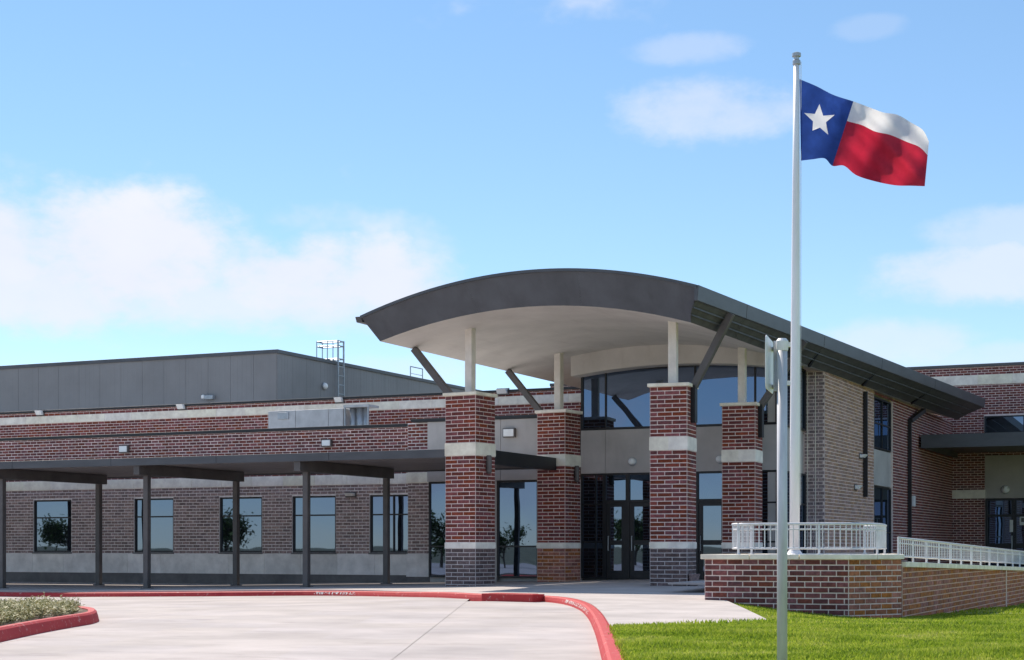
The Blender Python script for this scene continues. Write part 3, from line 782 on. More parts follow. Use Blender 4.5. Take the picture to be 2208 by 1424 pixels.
# right side wall with pier
VS1 = 69.4
wv0, wv1 = vv(1884, US), vv(1925, US)
zs_ = [onU(1903, y, US).z for y in (860, 970, 1050, 1165)]
hs_ = [(wv0 - VP_, wv1 - VP_, -.2, 6.2)]
sw = MB()
sw.box((UR, VP_, -.4), (US, VP_ + .4, 6.33)); sw.box((US - .3, VP_ + .4, -.4), (US, wv0, 6.33)); sw.box((US - .3, wv1, -.4), (US, VS1, 6.33))
side = sw.build('side_wall', 'mortar_pink', hall)
def mfs(z, s): return 'brick_tan' if s < wv0 - VP_ else 'brick_burgundy'
br = course_list((US, VP_), (0, 1), VS1 - VP_, -.3, 6.33, mfs, hs_) + course_list((UR, VP_), (1, 0), US - UR, -.3, 6.33, lambda z, s: 'brick_umber')
lay(br, side)
for q in (UR + .10, UR + .34):           # control joints on the pier front
    MB().box((q - .012, VP_ - .016, -.3), (q + .012, VP_ + .01, 6.3)).build('control_joint', 'cast_stone', hall)
MB().box((US - .32, wv0, -.2), (US - .16, wv1, 6.3)).build('recess_wall', 'grey_panel', hall)
MB().box((US - .16, wv0 + .3, zs_[2] + .03), (US - .06, wv1 - .02, zs_[1] - .03)).build('panel', 'grey_panel', hall, bevel=.004)
MB().box((US - .16, wv0 + .02, -.2), (US - .05, wv0 + .29, 6.28)).build('panel', 'grey_panel', hall, bevel=.004)
wm_ = (wv0 + wv1) / 2 + .13
window(hall, (US, 0), (0, 1), (1, 0), wv0 + .3, wv1 - .02, zs_[1], zs_[0], vbars=[wm_], hbars=[(zs_[0] + zs_[1]) / 2], recess=.1)
window(hall, (US, 0), (0, 1), (1, 0), wv0 + .3, wv1 - .02, .0, zs_[2], vbars=[wm_], hbars=[.9, 1.6], recess=.1)
# downspouts
def downspout(px, ytop, ybot, elbow=None):
    p = onU(px, ytop, US); q = onU(px, ybot, US)
    mb = MB().box((US + .03, p.y - .065, q.z), (US + .14, p.y + .065, p.z))
    if elbow: 
        e_ = onU(elbow[0], elbow[1], US + .35); mb.bar((US + .105, p.y, p.z - .05), (US + .25, e_.y, e_.z), .15, .15)
    mb.build('downspout', 'black_metal', hall)
downspout(1861, 845, 1072, None); downspout(1957, 905, 1215, (1998, 885))

# the roof: arched section along the building
VF, VFB, VRE = 35.2, 35.75, 67.0
UTL, UTR = -20.35, -11.58; UBL, UBR = -20.1, -11.9
def zt(u): return 7.66 - .72 * ((u + 15.95) / 4.38) ** 2 + .02 * (u + 15.95)
def zb(u): return 6.90 - .62 * ((u + 16.0) / 4.1) ** 2
def utr(v): return UTR + (v - VF) * .050
def ubr(v): return UBR + (v - VFB) * .0235
roof_top = MB(); NU, NV = 36, 12
for i in range(NU):
    for j in range(NV):
        v0, v1 = VF + (VRE - VF) * j / NV, VF + (VRE - VF) * (j + 1) / NV
        q = []
        for (a, v) in ((i, v0), (i + 1, v0), (i + 1, v1), (i, v1)):
            t = a / NU; u_ = UTL + (utr(v) - UTL) * t; q.append((u_, v, zt(UTL + (UTR - UTL) * t)))
        roof_top.quad(*q)
roof = roof_top.build('roof', 'roof_membrane', hall, smooth=True, fix=False)
sof = MB()
for i in range(NU):
    for j in range(NV):
        v0, v1 = VFB + (VRE - VFB) * j / NV, VFB + (VRE - VFB) * (j + 1) / NV
        q = []
        for (a, v) in ((i, v0), (i, v1), (i + 1, v1), (i + 1, v0)):
            t = a / NU; q.append((UBL + (ubr(v) - UBL) * t, v, zb(UBL + (UBR - UBL) * t)))
        sof.quad(*q)
sof.build('soffit', 'soffit', roof, smooth=True, fix=False)
# front fascia in sheets
NS = 3
for s in range(NS):
    mb = MB(); n_ = 6
    for k in range(n_):
        t0, t1 = (s + k / n_) / NS, (s + (k + 1) / n_) / NS
        if k == 0 and s: t0 += .00006
        if k == n_ - 1 and s < NS - 1: t1 -= .00006
        P = []
        for t in (t0, t1):
            ut, ub = UTL + (UTR - UTL) * t, UBL + (UBR - UBL) * t
            P.append(((ut, VF, zt(ut)), (ub, VFB, zb(ub))))
        mb.quad(P[0][1], P[1][1], P[1][0], P[0][0])
    mb.build('fascia_sheet', 'fascia_metal', roof, smooth=True, fix=False)
# thin drip edge on top of the fascia
mb = MB()
for k in range(NU):
    a, b = UTL + (UTR - UTL) * k / NU, UTL + (UTR - UTL) * (k + 1) / NU
    mb.hexa([(a, VF - .03, zt(a) - .05), (b, VF - .03, zt(b) - .05), (b, VF + .1, zt(b) - .05), (a, VF + .1, zt(a) - .05), (a, VF - .03, zt(a) + .02), (b, VF - .03, zt(b) + .02), (b, VF + .1, zt(b) + .02), (a, VF + .1, zt(a) + .02)])
mb.build('drip_edge', 'charcoal_metal', roof)
# right eave: gutter fascia, then a sloping underside of three ribbed sheets
ZTR, ZBR = zt(UTR), zb(UBR)
def eave_pt(s, v):      # s 0 at the gutter foot, 1 at the soffit edge
    a = Vector((utr(v) - .02, v, ZTR - .33)); vb = v + .55 * s
    b = Vector((ubr(vb), vb, ZBR)); return a.lerp(b, s)
seams = [VF, 38.5] + [vv_ for vv_ in (45.0, 51.2, 58.4)] + [VRE]
for q in range(len(seams) - 1):
    v0, v1 = seams[q] + (.012 if q else 0), seams[q + 1] - .012
    MB().hexa([(utr(v0) - .06, v0, ZTR - .34), (utr(v0) + .02, v0, ZTR - .34), (utr(v1) + .02, v1, ZTR - .34), (utr(v1) - .06, v1, ZTR - .34),
               (utr(v0) - .06, v0, ZTR + .015), (utr(v0) + .05, v0, ZTR + .015), (utr(v1) + .05, v1, ZTR + .015), (utr(v1) - .06, v1, ZTR + .015)]).build('gutter', 'charcoal_metal', roof, bevel=.012)
    for s in range(3):
        a0, a1 = s / 3, (s + 1) / 3
        d = Vector((-.0, 0, -.0))
        p = [eave_pt(a0, v0), eave_pt(a1, v0), eave_pt(a1, v1), eave_pt(a0, v1)]
        mb = MB().quad(*p)
        out = Vector((.045, 0, -.03))           # the rib at the foot of each sheet
        if s < 2:
            r0, r1 = p[1], p[2]
            mb.hexa([r0 + Vector((-.01, 0, -.005)), r0 + out, r1 + out, r1 + Vector((-.01, 0, -.005)), r0 + Vector((0, 0, .035)), r0 + out + Vector((0, 0, .025)), r1 + out + Vector((0, 0, .025)), r1 + Vector((0, 0, .035))])
        mb.build('eave_sheet', 'eave_metal', roof)
for v_ in seams[2:-1]:
    p = [eave_pt(0, v_), eave_pt(1, v_)]
    MB().bar(p[0] + Vector((.02, 0, .1)), p[1] + Vector((.03, 0, -.03)), .07, .06).build('eave_bracket', 'black_metal', roof)
# left eave and the back end
mb = MB(); mb.quad((UTL, VF, zt(UTL)), (UBL, VFB, zb(UBL)), (UBL, VRE, zb(UBL)), (UTL, VRE, zt(UTL))); mb.build('eave_sheet', 'charcoal_metal', roof)
MB().hexa([(UTL - .14, VF + .05, zt(UTL) - .13), (UTL + .02, VF + .05, zt(UTL) - .13), (UTL + .02, VRE, zt(UTL) - .13), (UTL - .14, VRE, zt(UTL) - .13),
           (UTL - .14, VF - .02, zt(UTL) + .0), (UTL + .02, VF - .02, zt(UTL) + .0), (UTL + .02, VRE, zt(UTL) + .0), (UTL - .14, VRE, zt(UTL) + .0)]).build('gutter', 'charcoal_metal', roof)
mb = MB(); pts = [(UTL + (utr(VRE) - UTL) * k / NU, VRE, zt(UTL + (UTR - UTL) * k / NU)) for k in range(NU + 1)] + [(ubr(VRE) - (ubr(VRE) - UBL) * k / NU, VRE, zb(UBR - (UBR - UBL) * k / NU)) for k in range(NU + 1)]
mb.quad(*pts); mb.build('roof_end', 'charcoal_metal', roof)

# ------------------------------------------------------------------ brick columns
CW = .94; CB, CT = .12, 4.95
def column(u, v, yaw, label, strut_to, sconce=None, base='brick_plum', bmort='mortar_dusk'):
    c = thing('brick_column', (u, v, zw(u, v)), label, 'column', 'brick columns carrying the entrance roof')
    e = Vector((math.cos(yaw), math.sin(yaw), 0)); n = Vector((-e.y, e.x, 0)); C = Vector((u, v, 0))
    core = MB().obox(C, e, n, CW / 2 - .012, CW / 2 - .012, -.2, CT).build('core', 'mortar_pink', c)
    base_core = MB().obox(C, e, n, CW / 2 - .0105, CW / 2 - .0105, -.19, 1.06).build('base_core', bmort, c)
    zbot = zw(u, v)
    def mf(z, s): return base if z < 1.06 else 'brick_red'
    L_ = []; h = CW / 2 - .012
    for fi, (ee, nn) in enumerate(((e, -n), (n, e), (-e, n), (-n, -e))):
        O = C + nn * h - ee * h; ww = 2 * h; b_ = ww / 2.5
        for (a, b) in ((zbot - .05, 1.06), (1.22, 3.42), (3.75, CT)):
            L_ += course_list((O.x, O.y), (ee.x, ee.y), ww, a, b, mf, bl=b_, phase=fi % 2, zref=b - BH * 60)
    lay(L_, core, proud=.008)
    for z0, z1, m_ in ((1.06, 1.22, 'stone'), (3.42, 3.75, 'stone')):
        for sgn in (-1, 1):      # two stones, joint on the front face
            MB().obox(C + e * sgn * (CW / 4 + .0015), e, n, CW / 4 + .0035, CW / 2 + .008, z0 + .004, z1 - .004).build('stone', 'cast_stone', c, bevel=.008)
    cap = MB().obox(C, e, n, CW / 2 + .045, CW / 2 + .045, CT, CT + .085).build('cap_stone', 'cast_stone', c, bevel=.012)
    # painted post up to the soffit
    MB().obox(C, e, n, .105, .105, CT + .085, zb(u) + .05).build('post', 'post_paint', c, bevel=.02)
    MB().obox(C, e, n, .17, .17, CT + .086, CT + .11).build('base_plate', 'post_paint', c)
    # raking strut
    sg = -1 if strut_to[0] < u else 1
    foot = C + Vector((sg * (CW / 2 + .06), 0, CT - .05)); foot.z = CT + .02
    MB().bar(foot, strut_to, .17, .17).build('strut', 'bronze_metal', c, bevel=.01)
    MB().obox(C + Vector((sg * (CW / 2 + .05), 0, 0)), Vector((1, 0, 0)), Vector((0, 1, 0)), .07, .09, CT - .85, CT + .05).build('strut_bracket', 'black_metal', c, bevel=.008)
    if sconce:
        sp = C + e * (CW / 2 + .07) + n * sconce
        s_ = MB().lathe((sp.x, sp.y, 3.0), [(.02, -.03), (.065, 0), (.07, .03), (.07, .4), (.055, .44)], 14).build('sconce', 'bronze_metal', c, smooth=False)
        MB().obox(C + e * (CW / 2 + .01) + n * sconce, e, n, .03, .04, 3.1, 3.3).build('sconce_plate', 'black_metal', s_)
    return c
CU0, CU1, CV0, CV1 = -18.38, -12.9, 37.4, 43.2
zst = 6.30
column(CU0, CV0, math.radians(-7), 'front brick column beside the end of the long covered walkway', (onV(893, 757, CV0).x, CV0, 6.27), .05)
column(CU1, CV0, math.radians(5), 'front brick column nearest the round planter, tallest in view', (utr(CV0) + .03, CV0, 6.68))
column(CU0, CV1, math.radians(-6), 'back brick column left of the glass entrance doors', (UBL + .1, CV1, 6.27), .1, base='brick_rust', bmort='mortar_buff')
column(CU1, CV1, math.radians(4), 'back brick column behind the planter railing, right of the doors', (utr(CV1) + .03, CV1, 6.68))
# small dark pot at the foot of the front right column
pt = MB().lathe((CU1 + .62, CV0 - .28, zw(CU1, CV0)), [(.07, 0), (.10, .02), (.13, .24), (.145, .25), (.145, .29), (.12, .29), (.11, .22)], 18).build('flower_pot', 'brick_umber', smooth=False)
tag(pt, 'small dark round pot at the foot of the front right column', 'pot')

# ------------------------------------------------------------------ covered walkway
VK0, VK1, VKB = 37.2, 42.2, 43.9; ZK0, ZK1 = 3.40, 3.60; UK = CU0 - CW / 2 - .03
wk = thing('covered_walkway', (-30, 40, -.1), 'long flat dark metal walkway canopy on slim square posts along the wing', 'canopy')
MB().box((-52, VK0 + .05, ZK1 - .07), (UK, VKB, ZK1)).build('roof_deck', 'roof_membrane', wk)
# soffit sheets
for i in range(30):
    a = UK - (i + 1) * 1.1
    MB().box((a + .004, VK0 + .04, ZK0 + .05), (a + 1.1 - .004, VKB - .02, ZK0 + .075)).build('soffit_sheet', 'canopy_sheet', wk)
for i in range(9):
    a = UK - (i + 1) * 3.6
    MB().box((a + .004, VK0, ZK0), (a + 3.6 - .004, VK0 + .045, ZK1 + .02)).build('fascia', 'charcoal_metal', wk, bevel=.008)
    MB().box((a + .004, VKB - .02, ZK0), (a + 3.6 - .004, VKB + .03, ZK1 + .02)).build('fascia', 'charcoal_metal', wk, bevel=.008)
# end beam between the two left columns
eb = MB().box((CU0 - .17, CV0 + CW / 2 + .02, ZK0 - .1), (CU0 + .13, CV1 - .2, ZK1 + .05)).build('end_beam', 'black_metal', wk, bevel=.01)
for i, (fp, bp_) in enumerate(((5, 215), (317, 515), (661, 840))):
    u_ = uu(fp, 37.75)
    MB().box((u_ - .08, 37.75 - .08, zw(u_, 37.7) - .1), (u_ + .08, 37.75 + .08, ZK0 - .0)).build('post', 'bronze_metal', wk, bevel=.01)
    MB().box((u_ - .08, VK1 - .08, zw(u_, 42) - .1), (u_ + .08, VK1 + .08, ZK0 - .0)).build('post', 'bronze_metal', wk, bevel=.01)
    MB().box((u_ - .10, VK0 + .06, ZK0 - .26), (u_ + .10, VK1 + .3, ZK0 + .04)).build('beam', 'bronze_metal', wk, bevel=.01)
    for vb in (37.75, VK1):
        MB().box((u_ - .13, vb - .13, zw(u_, vb) - .02), (u_ + .13, vb + .13, zw(u_, vb) + .02)).build('base_plate', 'bronze_metal', wk)
u_ = uu(-330, 37.75)
for vb in (37.75, VK1): MB().box((u_ - .08, vb - .08, -.6), (u_ + .08, vb + .08, ZK0)).build('post', 'bronze_metal', wk)
MB().box((u_ - .10, VK0 + .06, ZK0 - .26), (u_ + .10, VK1 + .3, ZK0 + .04)).build('beam', 'bronze_metal', wk)

# ------------------------------------------------------------------ tall annex on the right
VA = 69.5; AU0, AU1 = -30.0, 6.0
ann = thing('brick_annex', (-8, VA, -.2), 'tall brick annex with pale stone band at the right edge', 'building')
aw = MB().box((AU0, VA, -.8), (AU1, VA + .4, 8.6)).build('wall', 'mortar_pink', ann)
pu_a, pu_b = uu(2054, VA), uu(2124, VA)
du1 = pu_b + 3.6
zw_ = (onV(2160, 935, VA).z, onV(2160, 897, VA).z)
br = course_list((AU0, VA), (1, 0), AU1 - AU0, -.4, 7.86, lambda z, s: 'brick_burgundy', [(pu_b - AU0, du1 - AU0, -1, 4.7), (uu(2122, VA) - AU0, du1 - AU0, zw_[0], zw_[1]), (0, 15, -1, 6)])
br += course_list((AU0, VA), (1, 0), AU1 - AU0, 8.26, 8.6, lambda z, s: 'brick_burgundy', zref=8.26)
lay(br, aw)
band(ann, 'stone', 'cast_stone', (AU0, VA), (AU1, VA), (0, -1), .03, .05, 7.86, 8.26, 1.4)
MB().box((AU0, VA - .08, 8.6), (AU1, VA + .5, 8.72)).build('parapet_coping', 'charcoal_metal', ann, bevel=.01)
MB().box((pu_a, VA - .14, 3.12), (pu_b + .02, VA + .05, 3.48)).build('stone', 'cast_stone', ann, bevel=.008)
MB().box((pu_b, VA - .03, 3.13), (du1, VA + .05, 4.9)).build('panel', 'grey_panel', ann)
window(ann, (0, VA), (1, 0), (0, -1), uu(2122, VA) + .02, du1, zw_[0], zw_[1], vbars=[uu(2122, VA) + 1.6], recess=-.03)
# doors with push bar and notice
dd = pu_b + .02
for k in range(3):
    a, b = dd + k * 1.15, dd + (k + 1) * 1.15 - .01
    d = MB(); yy = VA - .06
    d.box((a, yy, -.2), (a + .1, yy + .1, 3.12)); d.box((b - .1, yy, -.2), (b, yy + .1, 3.12)); d.box((a + .1, yy + .002, 2.35), (b - .1, yy + .1, 2.45)); d.box((a + .1, yy + .002, 3.02), (b - .1, yy + .1, 3.12)); d.box((a + .1, yy + .002, -.2), (b - .1, yy + .1, .15)); d.box((a + .1, yy + .002, 1.05), (b - .1, yy + .1, 1.25))
    o = d.build('door', FR, ann)
    for z0, z1 in ((.15, 1.05), (1.25, 2.35), (2.45, 3.02)): MB().box((a + .1, yy + .04, z0), (b - .1, yy + .05, z1)).build('pane', 'glass', o)
    MB().tube([(b - .07, yy - .02, .35), (b - .07, yy - .07, .35), (b - .07, yy - .07, 1.55), (b - .07, yy - .02, 1.55)], .025, 8).build('handle', 'galvanised', o)
    if k == 0:
        MB().box((b - .16, yy - .006, 1.72), (b - .03, yy - .001, 2.22)).build('notice', 'paper', o)
    if k == 1:
        q = MB().box((a + .22, yy + .028, 2.0), (a + .72, yy + .036, 2.40)).build('notice', 'paper', o)
        MB().box((a + .45, yy + .022, 2.10), (a + .66, yy + .027, 2.32)).build('notice_picture', 'black_metal', q)
        MB().box((a + .28, yy + .022, 2.13), (a + .40, yy + .027, 2.30)).build('notice_picture', 'dark_base', q)
# flat entrance canopy
cl_ = onV(1983, 938, 62.0)
can = MB().box((cl_.x + .05, 62.0, cl_.z - .50), (AU1, 62.12, cl_.z)).box((cl_.x + .05, 62.12, cl_.z - .5), (cl_.x + .17, VA, cl_.z)).build('canopy', 'charcoal_metal', ann)
MB().box((cl_.x + .17, 62.12, cl_.z - .30), (AU1, VA, cl_.z - .1)).build('canopy_soffit', 'bronze_metal', can)

# ------------------------------------------------------------------ planter wall with coping
ZPL = .965
pl = [Vector((-9.35, 28.9)), Vector((-6.72, 29.15)), Vector((-6.02, 30.35)), Vector((-6.65, 33.2)), Vector((-9.0, 33.6))]
planter = thing('brick_planter', (-7.6, 31, 0), 'raised brick planter with pale coping at the foot of the flagpole', 'planter')
pw = MB().prism([(p.x, p.y) for p in pl], -.7, ZPL - .09).build('wall', 'mortar_pink', planter)
L_ = []
for i in range(5):
    a, b = pl[i], pl[(i + 1) % 5]; e = (b - a)
    L_ += course_list((a.x, a.y), (e.x, e.y), e.length, -.6, ZPL - .09, (lambda z, s: 'brick_burgundy') if i != 1 else (lambda z, s: 'brick_rust'), bl=.285, phase=i % 2, zref=ZPL - .09 - BH * 30)  # lit orange of the chamfer face is put into its brick colour
lay(L_, pw, proud=.009)
def coping(poly, z0, z1, over, parent, m='cast_stone', closed=True):
    n = len(poly); rng = n if closed else n - 1
    # outward offset corner by corner
    offp = []
    for i in range(n):
        a, b, c = poly[i - 1], poly[i], poly[(i + 1) % n]
        t0, t1 = (b - a).normalized(), (c - b).normalized(); n0, n1 = Vector((t0.y, -t0.x)), Vector((t1.y, -t1.x)); bs = (n0 + n1); bs /= bs.length_squared / 2 if bs.length_squared > .2 else 1
        offp.append((b + bs * over, b - bs * .32))
    for i in range(rng):
        a, b = i, (i + 1) % n; Lw = (poly[b] - poly[a]).length; k = max(1, round(Lw / .8))
        for q in range(k):
            t0, t1 = q / k + (.004 if q else 0), (q + 1) / k - (.004 if q < k - 1 else 0)
            o0, o1, i0_, i1_ = offp[a][0].lerp(offp[b][0], t0), offp[a][0].lerp(offp[b][0], t1), offp[a][1].lerp(offp[b][1], t0), offp[a][1].lerp(offp[b][1], t1)
            MB().prism([(p.x, p.y) for p in (o0, o1, i1_, i0_)], z0, z1).build('coping_stone', m, parent, bevel=.01)
coping(pl, ZPL - .09, ZPL, .06, planter)
MB().prism([(p.x, p.y) for p in (pl[0] + Vector((.3, .3)), pl[1] + Vector((-.1, .3)), pl[2] + Vector((-.3, .1)), pl[3] + Vector((-.35, -.35)), pl[4] + Vector((.3, -.3)))], ZPL - .2, ZPL - .04).build('planter_fill', 'concrete_walk', planter)

# ramp wall running back to the right
ra, rb = Vector((-6.0, 30.40)), Vector((-6.0, 54.0))
zra, zrb = .83, .42
ramp = thing('ramp_wall', (-6.0, 38, -.2), 'low brick ramp wall sloping away to the right of the planter', 'wall')
rw = MB().hexa([(-6.3, ra.y, -1.2), (-6.0, ra.y, -1.2), (-6.0, rb.y, -1.2), (-6.3, rb.y, -1.2), (-6.3, ra.y, zra - .1), (-6.0, ra.y, zra - .1), (-6.0, rb.y, zrb - .1), (-6.3, rb.y, zrb - .1)]).build('wall', 'mortar_buff', ramp)
Lr = rb.y - ra.y
br = course_list((-6.0, ra.y), (0, 1), Lr, -1.0, zrb - .1, lambda z, s: 'brick_rust', bl=.285, zref=zrb - .1 - BH * 20)
for k in range(5):      # courses stepping down with the coping
    z0 = zrb - .1 + k * BH; s1 = min(Lr, Lr * (zra - .1 - z0 - .012) / (zra - zrb))
    if s1 > .5: br += course_list((-6.0, ra.y), (0, 1), s1, z0, z0 + BH, lambda z, s: 'brick_rust', bl=.285, phase=k)
lay(br, rw, proud=.009)
nk = 21
for k in range(nk):
    t0, t1 = k / nk, (k + 1) / nk - .0006; y0, y1 = ra.y + Lr * t0, ra.y + Lr * t1; z0, z1 = zra + (zrb - zra) * t0, zra + (zrb - zra) * t1
    MB().hexa([(-6.42, y0, z0 - .1), (-5.93, y0, z0 - .1), (-5.93, y1, z1 - .1), (-6.42, y1, z1 - .1), (-6.42, y0, z0), (-5.93, y0, z0), (-5.93, y1, z1), (-6.42, y1, z1)]).build('coping_stone', 'cast_stone', ramp, bevel=.01)
MB().box((-6.012, 43.85, -1.0), (-5.972, 43.93, .50)).build('control_joint', 'mortar_pink', ramp)
MB().prism([(-9, 33.0), (-6.3, 33.0), (-6.3, 66), (-11.5, 66), (-11.5, 33.0)], .3, .34).build('ramp_landing', 'concrete_walk', ramp)

# ------------------------------------------------------------------ railings
def railing(name, path, zf, h, label, group, spacing=.105, post_every=1.4, closed=False, br_=.011):
    P = [Vector(p) for p in path]; th = thing(name, (P[0].x, P[0].y, zf(0)), label, 'railing', group)
    cum = [0]
    for i in range(1, len(P)): cum.append(cum[-1] + (P[i] - P[i - 1]).length)
    T = cum[-1]
    def at(s):
        for i in range(1, len(P)):
            if s <= cum[i] + 1e-9: return P[i - 1].lerp(P[i], (s - cum[i - 1]) / (cum[i] - cum[i - 1]))
        return P[-1]
    ns = max(8, int(T / .18)); line = [at(T * k / ns) for k in range(ns + 1)]
    def rail(dz, r): return MB().tube([(p.x, p.y, zf(T * k / ns) + dz) for k, p in enumerate(line)], r, 8)
    rail(h, .024).build('top_rail', 'rail_paint', th, smooth=True); rail(.11, .018).build('bottom_rail', 'rail_paint', th, smooth=True)
    if h > .45: rail(h - .10, .014).build('middle_rail', 'rail_paint', th, smooth=True)
    me_ = None; n = int(T / spacing)
    for k in range(n + 1):
        s = T * k / n; p = at(s)
        if me_ is None:
            o = MB().tube([(0, 0, .11), (0, 0, h)], br_, 6, cap=False).build('baluster', 'rail_paint', th, smooth=True); me_ = o.data
        else:
            o = bpy.data.objects.new('baluster', me_); COL.objects.link(o); attach(o, th)
        o.location = (p.x, p.y, zf(s))
    mp_ = None; n = max(2, int(T / post_every))
    for k in range(n + 1):
        s = T * k / n; p = at(s)
        if mp_ is None:
            o = MB().lathe((0, 0, 0), [(.045, 0), (.045, .012), (.022, .014), (.022, h + .02)], 10).build('post', 'rail_paint', th); mp_ = o.data
        else:
            o = bpy.data.objects.new('post', mp_); COL.objects.link(o); attach(o, th)
        o.location = (p.x, p.y, zf(s))
    return th
rp = catmull([(-8.95, 30.6, 0), (-8.95, 29.45, 0), (-8.8, 29.2, 0), (-7.9, 29.22, 0), (-6.9, 29.42, 0), (-6.62, 29.7, 0), (-6.46, 30.3, 0), (-6.6, 31.6, 0), (-6.8, 32.6, 0), (-7.3, 33.1, 0)], 5)
railing('planter_railing', rp, lambda s: ZPL, .56, 'curved pale metal railing on top of the round flagpole planter', None)
railing('ramp_railing', [(-6.2, ra.y + .6, 0), (-6.2, rb.y - .1, 0)], lambda s: zra + (zrb - zra) * (s + .6) / Lr, .455, 'long straight pale railing on the sloping ramp wall', None, spacing=.19, br_=.009)

# ------------------------------------------------------------------ flagpole and flag
DF = 31.0; fb = onD(1713, 1192, DF)
fp = thing('flagpole', (fb.x, fb.y, ZPL), 'tall white metal flagpole standing in the brick planter', 'flagpole')
ztop = onD(1717, 128, DF).z
lean = onD(1717.5, 128, DF) - onD(1713, 1192, DF)
MB().tube([(fb.x + lean.x * t, fb.y + lean.y * t, ZPL - .06 + (ztop - ZPL) * t) for t in (0, .25, .5, .75, 1)], [.098, .095, .085, .070, .055], 18).build('shaft', 'pole_metal', fp, smooth=True)
tp = Vector((fb.x + lean.x, fb.y + lean.y, ztop))
MB().lathe((fb.x, fb.y, ZPL - .05), [(.2, 0), (.2, .03), (.15, .06), (.11, .12), (.1, .12)], 20).build('collar', 'pole_metal', fp)
MB().lathe(tp, [(.055, -.12), (.075, -.10), (.075, -.03), (.05, -.01), (.05, .03), (.085, .05), (.085, .11), (.04, .13)], 16).build('truck', 'galvanised', fp)
MB().tube([(fb.x + .12 * CA, fb.y + .12 * SA, 1.9), (tp.x + .085 * CA, tp.y + .085 * SA, ztop - .05)], .006, 5).build('halyard', 'white_enamel', fp)
# cloth
flag = thing('flag', onD(1724, 347, DF), 'waving blue, white and red flag with one white star', 'flag')
topc = [(1724, 171), (1760, 186), (1797, 205), (1840, 219), (1875, 232), (1905, 243), (1935, 248), (1965, 265), (1990, 281), (2003, 306)]
botc = [(1727, 347), (1752, 344), (1778, 342), (1795, 358), (1820, 358), (1846, 378), (1885, 391), (1930, 400), (1965, 401), (1994, 402)]
def samp(c, t):
    x = t * (len(c) - 1); i = min(int(x), len(c) - 2); f = x - i
    P = [c[max(0, i - 1)], c[i], c[i + 1], c[min(len(c) - 1, i + 2)]]
    return tuple(.5 * (2 * P[1][k] + (P[2][k] - P[0][k]) * f + (2 * P[0][k] - 5 * P[1][k] + 4 * P[2][k] - P[3][k]) * f * f + (3 * P[1][k] - P[0][k] - 3 * P[2][k] + P[3][k]) * f ** 3) for k in (0, 1))
def fdepth(px, py):
    x = (px - 1724) / 280; y = (py - 170) / 230; a = min(1, x * 3.2)
    return a * (.19 * math.sin(9.5 * x - 5.2 * y + .6) + .11 * math.sin(15 * x + 7 * y + 1) + .045 * math.sin(29 * x - 24 * y) * (.4 + x)) + .35 * a * (.45 - y) * (.4 + x) 
def flag_px(s, t):
    a, b = samp(topc, s), samp(botc, s); k = min(1, s * 3.0); gt = t ** (1 + .72 * k)
    return a[0] + (b[0] - a[0]) * gt, a[1] + (b[1] - a[1]) * gt
def cloth_pt(px, py): return tuple(onD(px, py, DF + fdepth(px, py)))
def cloth(name, s0, s1, t0, t1, m, ns, nt_):
    mb = MB(); mb.v = [cloth_pt(*flag_px(s0 + (s1 - s0) * i / ns, t0 + (t1 - t0) * j / nt_)) for i in range(ns + 1) for j in range(nt_ + 1)]
    mb.f = [(i * (nt_ + 1) + j, i * (nt_ + 1) + j + 1, (i + 1) * (nt_ + 1) + j + 1, (i + 1) * (nt_ + 1) + j) for i in range(ns) for j in range(nt_)]
    return mb.build(name, m, flag, smooth=True, fix=False)
cloth('white_stripe', 1 / 3, 1, 0, .5, 'flag_white', 56, 28); cloth('red_stripe', 1 / 3, 1, .5, 1, 'flag_red', 56, 28)
star_px = [(1767, 225), (1775, 250), (1800, 248), (1781, 264), (1786, 291), (1768, 275.5), (1752, 282), (1753, 262), (1734, 244), (1757, 246)]
edge = [flag_px(i / 72, 0) for i in range(24)] + [flag_px(1 / 3, j / 30) for j in range(30)] + [flag_px((24 - i) / 72, 1) for i in range(24)] + [flag_px(0, 1 - j / 30) for j in range(30)]
ne = len(edge); pts = [Vector(p) for p in edge] + [Vector(p) for p in star_px]
eds = [(i, (i + 1) % ne) for i in range(ne)] + [(ne + i, ne + (i + 1) % 10) for i in range(10)]
grid = np.array([(x, y) for x in np.arange(1727, 1816, 4.0) for y in np.arange(175, 362, 4.0)])
grid = grid[inside_many(grid, edge)]
pts += [Vector((float(x), float(y))) for x, y in grid]
vo, eo, fo, *_ = delaunay_2d_cdt(pts, eds, [], 1, 1e-3)
cen = np.array([[sum(vo[i].x for i in f) / len(f), sum(vo[i].y for i in f) / len(f)] for f in fo]); ins = inside_many(cen, star_px)
for nm, mm, sel in (('blue_field', 'flag_blue', ~ins), ('star', 'flag_white', ins)):
    mb = MB(); mb.v = [cloth_pt(p.x, p.y) for p in vo]; mb.f = [tuple(f) for f, q in zip(fo, sel) if q]
    o = mb.build(nm, mm, flag, smooth=True, fix=False)
    bm = bmesh.new(); bm.from_mesh(o.data); bmesh.ops.delete(bm, geom=[v for v in bm.verts if not v.link_faces], context='VERTS'); bm.to_mesh(o.data); bm.free()

# ------------------------------------------------------------------ sign post in the foreground
DS = 12.0; sb = onD(1686.5, 1180, DS)
sp = thing('sign_post', (sb.x, sb.y, zl(sb.x, sb.y)), 'slim galvanised sign post in the lawn with its panel edge on', 'sign')
zpt = onD(1690, 742, DS).z
MB().tube([(sb.x, sb.y, zl(sb.x, sb.y) - .3), (sb.x, sb.y, zpt)], .038, 18).build('post', 'post_galv', sp, smooth=True)
MB().lathe((sb.x, sb.y, zpt), [(.043, -.05), (.046, -.01), (.046, .02), (.03, .04)], 16).build('cap', 'white_enamel', sp)
